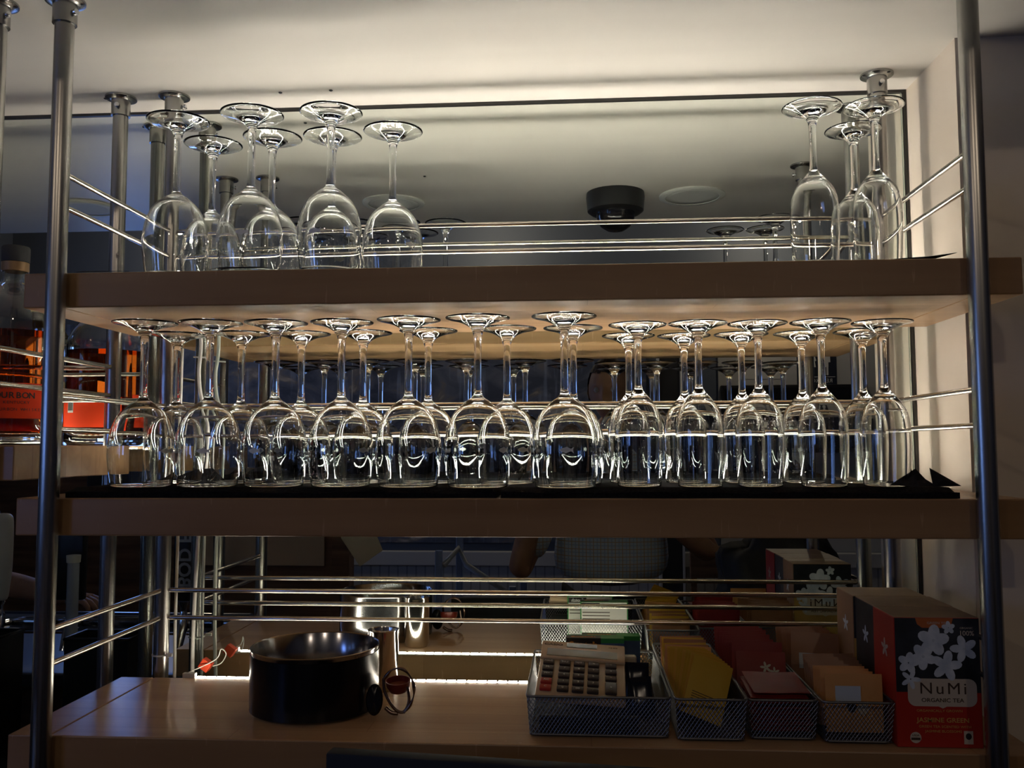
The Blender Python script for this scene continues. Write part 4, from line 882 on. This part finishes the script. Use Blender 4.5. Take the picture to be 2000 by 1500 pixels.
def head(parent, loc, rz, hair_m):
    bm = bmesh.new(); bmesh.ops.create_icosphere(bm, subdivisions=5, radius=1)
    for v in bm.verts:
        n = v.co.normalized(); x, y, z = n.x * .076, n.y * .095, n.z * .118
        if z < -.02: k = 1 - .32 * min(1, (-z - .02) / .09); x *= k; y = y * (1 - .10 * min(1, (-z - .02) / .09)) + .004 * min(1, -z / .1)
        if n.y > .2:
            y += .022 * math.exp(-((x / .011) ** 2 + ((z + .018) / .016) ** 2)) + .010 * math.exp(-((x / .009) ** 2 + ((z - .008) / .022) ** 2))
            for s in (-1, 1): y -= .009 * math.exp(-(((x - s * .031) / .015) ** 2 + ((z - .008) / .010) ** 2)); y += .005 * math.exp(-(((x - s * .031) / .022) ** 2 + ((z - .028) / .007) ** 2))
            y += .005 * math.exp(-((x / .022) ** 2 + ((z + .052) / .006) ** 2)) - .005 * math.exp(-((x / .022) ** 2 + ((z + .0445) / .003) ** 2)) + .006 * math.exp(-((x / .02) ** 2 + ((z + .088) / .014) ** 2))
        v.co = (x, y, z)
    h = obj('head', bm, SKIN, parent, True, loc, (-.12, 0, rz))
    for s in (-1, 1):
        bm = bmesh.new(); lathe(bm, [(0, -.011), (.006, -.009), (.011, 0), (.006, .009), (0, .011)], 14); obj('eye', bm, mat('eye_white', (.6, .58, .55), .2), h, True, (s * .031, .080, .008))
        bm = bmesh.new(); lathe(bm, [(0, 0), (.014, .002), (.019, .006), (.017, .011), (.008, .007), (0, .006)], 18, (0, 0, 0), Matrix.Rotation(s * PI / 2, 4, 'Y') @ Matrix.Scale(.62, 4, (0, 1, 0)) @ Matrix.Scale(1.5, 4, (1, 0, 0))); obj('ear', bm, SKIN, h, True, (s * .072, -.004, -.002))
    bm = bmesh.new(); bmesh.ops.create_icosphere(bm, subdivisions=5, radius=1)
    dl = []
    for v in bm.verts:
        n = v.co.normalized(); k = 1 + .02 * math.sin(n.x * 40) * math.sin(n.z * 23); v.co = (n.x * .082 * k, n.y * .101 * k - .004, n.z * .123 * k + .003)
        if (n.y > .25 and n.z < .52) or n.z < -.35: dl.append(v)
    bmesh.ops.delete(bm, geom=dl, context='VERTS'); obj('hair', bm, hair_m, h, True)
    return h
def hand(parent, wrist, dirv, palm_n, curl, m=SKIN):
    # palm plus five fingers, each a tapering chain curling towards palm_n
    d = Vector(dirv).normalized(); n = Vector(palm_n).normalized(); s = d.cross(n).normalized(); W = Vector(wrist)
    pts = [W - d * .03, W, W + d * .045, W + d * .085]; bm = bmesh.new()
    # palm as a flattened tapered tube
    seg = 14; prev = None
    for p, a, b in zip(pts, (.027, .026, .038, .041), (.022, .018, .016, .013)):
        ring = [bm.verts.new(p + s * a * math.cos(2 * PI * k / seg) + n * b * math.sin(2 * PI * k / seg)) for k in range(seg)]
        if prev:
            for k in range(seg): bm.faces.new((prev[k], prev[(k + 1) % seg], ring[(k + 1) % seg], ring[k]))
        else: bm.faces.new(ring[::-1])
        prev = ring
    bm.faces.new(prev)
    for i, (off, ln) in enumerate(((-.030, .068), (-.010, .078), (.010, .074), (.029, .058))):
        p = W + d * .078 + s * off; q = [p.copy()]; ang = 0
        for k, f in enumerate((.45, .32, .23)):
            ang += curl * (.8 + .1 * i); p = p + (d * math.cos(ang) + n * math.sin(ang)) * ln * f; q.append(p.copy())
        tube(bm, q, [.0092, .0088, .0080, .0062], 10)
    p = W + d * .02 - s * .030; q = [p.copy()]
    for f, a in ((.035, .5), (.028, .9), (.022, 1.2)): p = p + (d * math.cos(a) * .8 - s * math.cos(a) * .6 + n * math.sin(a) * .7).normalized() * f; q.append(p.copy())
    tube(bm, q, [.013, .011, .0098, .0075], 10)
    return obj('hand', bm, m, parent, True)
def person(x, y, z0, label, Lpts, Rpts, face_rz=0, trous=TROU, shirt=SHIRT, sit=False, hair_m=HAIR):
    o = empty('person', (x, y, z0)); tag(o, label, 'person')
    hp = 1.40; 
    # torso and legs in clothing
    P = [(0, 0, .92), (0, .0, 1.08), (0, .0, 1.24), (0, -.01, 1.37), (0, .0, 1.46), (-.17, -.01, 1.37), (.17, -.01, 1.37)]
    Rd = [(.235, .13), (.235, .13), (.235, .135), (.17, .11), (.06, .06), (.080, .080), (.080, .080)]
    E = [(0, 1), (1, 2), (2, 3), (3, 4), (3, 5), (3, 6)]
    n = len(P)
    for base, arm in ((5, Lpts), (6, Rpts)):       # sleeve to just above the elbow
        sh, el = Vector(P[base]), Vector(arm[0]); P += [tuple(sh.lerp(el, .45)), tuple(sh.lerp(el, .84))]; Rd += [(.068, .068), (.066, .066)]; E += [(base, len(P) - 2), (len(P) - 2, len(P) - 1)]
    skinned('shirt', P, E, Rd, shirt, o)
    if sit: LP = [(0, 0, .90), (-.09, .0, .80), (-.11, .40, .78), (-.11, .42, .30), (.09, 0, .80), (.11, .40, .78), (.11, .42, .30)]
    else: LP = [(0, 0, .95), (-.09, 0, .84), (-.10, .01, .48), (-.11, -.01, .09), (.09, 0, .84), (.10, .01, .48), (.11, -.01, .09)]
    skinned('trousers', LP, [(0, 1), (1, 2), (2, 3), (0, 4), (4, 5), (5, 6)], [.13, .095, .07, .055, .095, .07, .055], trous, o)
    for s in (-1, 1):
        bm = bmesh.new(); fx = LP[3 if s < 0 else 6]; box(bm, fx[0] - .045, fx[0] + .045, fx[1] - .08, fx[1] + .18, fx[2] - .09, fx[2] - .005, bev=.02); obj('shoe', bm, BLKM, o, 40)
    # neck and forearms: one continuous skin body under the clothing
    B = [(0, 0, 1.05), (0, 0, 1.36), (0, .004, 1.50), (0, .015, 1.57), (-.17, -.01, 1.37), (.17, -.01, 1.37)]
    BR = [.09, .08, .052, .05, .05, .05]; BE = [(0, 1), (1, 2), (2, 3), (1, 4), (1, 5)]
    for base, arm in ((4, Lpts), (5, Rpts)):
        i = len(B); el, wr = Vector(arm[0]), Vector(arm[1]); B += [tuple(el), tuple(el.lerp(wr, .35)), tuple(wr)]; BR += [.045, .044, .027]; BE += [(base, i), (i, i + 1), (i + 1, i + 2)]
    skinned('body', B, BE, BR, SKIN, o)
    head(o, (0, .025, 1.655), face_rz, hair_m)
    for arm in (Lpts, Rpts): hand(o, arm[1], arm[2], arm[3], arm[4])
    return o
PX, PY, PZ = .83, -1.80, -1.45
def rel(x, y, z): return (x - PX, y - PY, z - PZ)
person(PX, PY, PZ, 'photographer in a pale checked shirt reflected in the mirror, holding up a phone',
       [rel(.490, -1.70, -.47), rel(.585, -1.60, -.085), (.55, -.10, .80), (.6, .8, .2), .55],
       [rel(1.19, -1.70, -.40), rel(.835, -1.595, -.075), (-.75, -.05, .65), (-.5, .8, .2), .55], face_rz=.25)
ph = empty('smartphone', (.700, -1.5455, -.012)); tag(ph, 'dark smartphone held up by the photographer', 'phone')
bm = bmesh.new(); box(bm, -.075, .075, -.008, 0, -.037, .037, bev=.003); obj('phone_case', bm, BLACK, ph, 40)
bm = bmesh.new(); box(bm, -.070, .070, -.0086, -.0081, -.033, .033); obj('display', bm, MATS['screen_glass'], ph)
bm = bmesh.new(); lathe(bm, [(0, 0), (.004, 0), (.004, .001), (0, .0012)], 16, (-.008, 0.0001, .012), Matrix.Rotation(-PI / 2, 4, 'X')); obj('lens', bm, CHR2, ph)
# guest at the bar reaching out an arm
GS = mat('dark_shirt', (.03, .03, .04), .8)
GX, GY, GZ = -1.62, -1.45, -1.45
person(GX, GY, GZ, 'guest in a dark shirt at the left, arm stretched along the bar', [(-.30, .05, 1.08), (-.30, .32, 1.02), (0, 1, -.1), (0, 0, -1), .3],
       [(.38, .10, 1.0), (.66, .18, .965), (1, .2, 0), (0, 0, -1), .35], face_rz=-.5, shirt=GS, hair_m=BLKM)
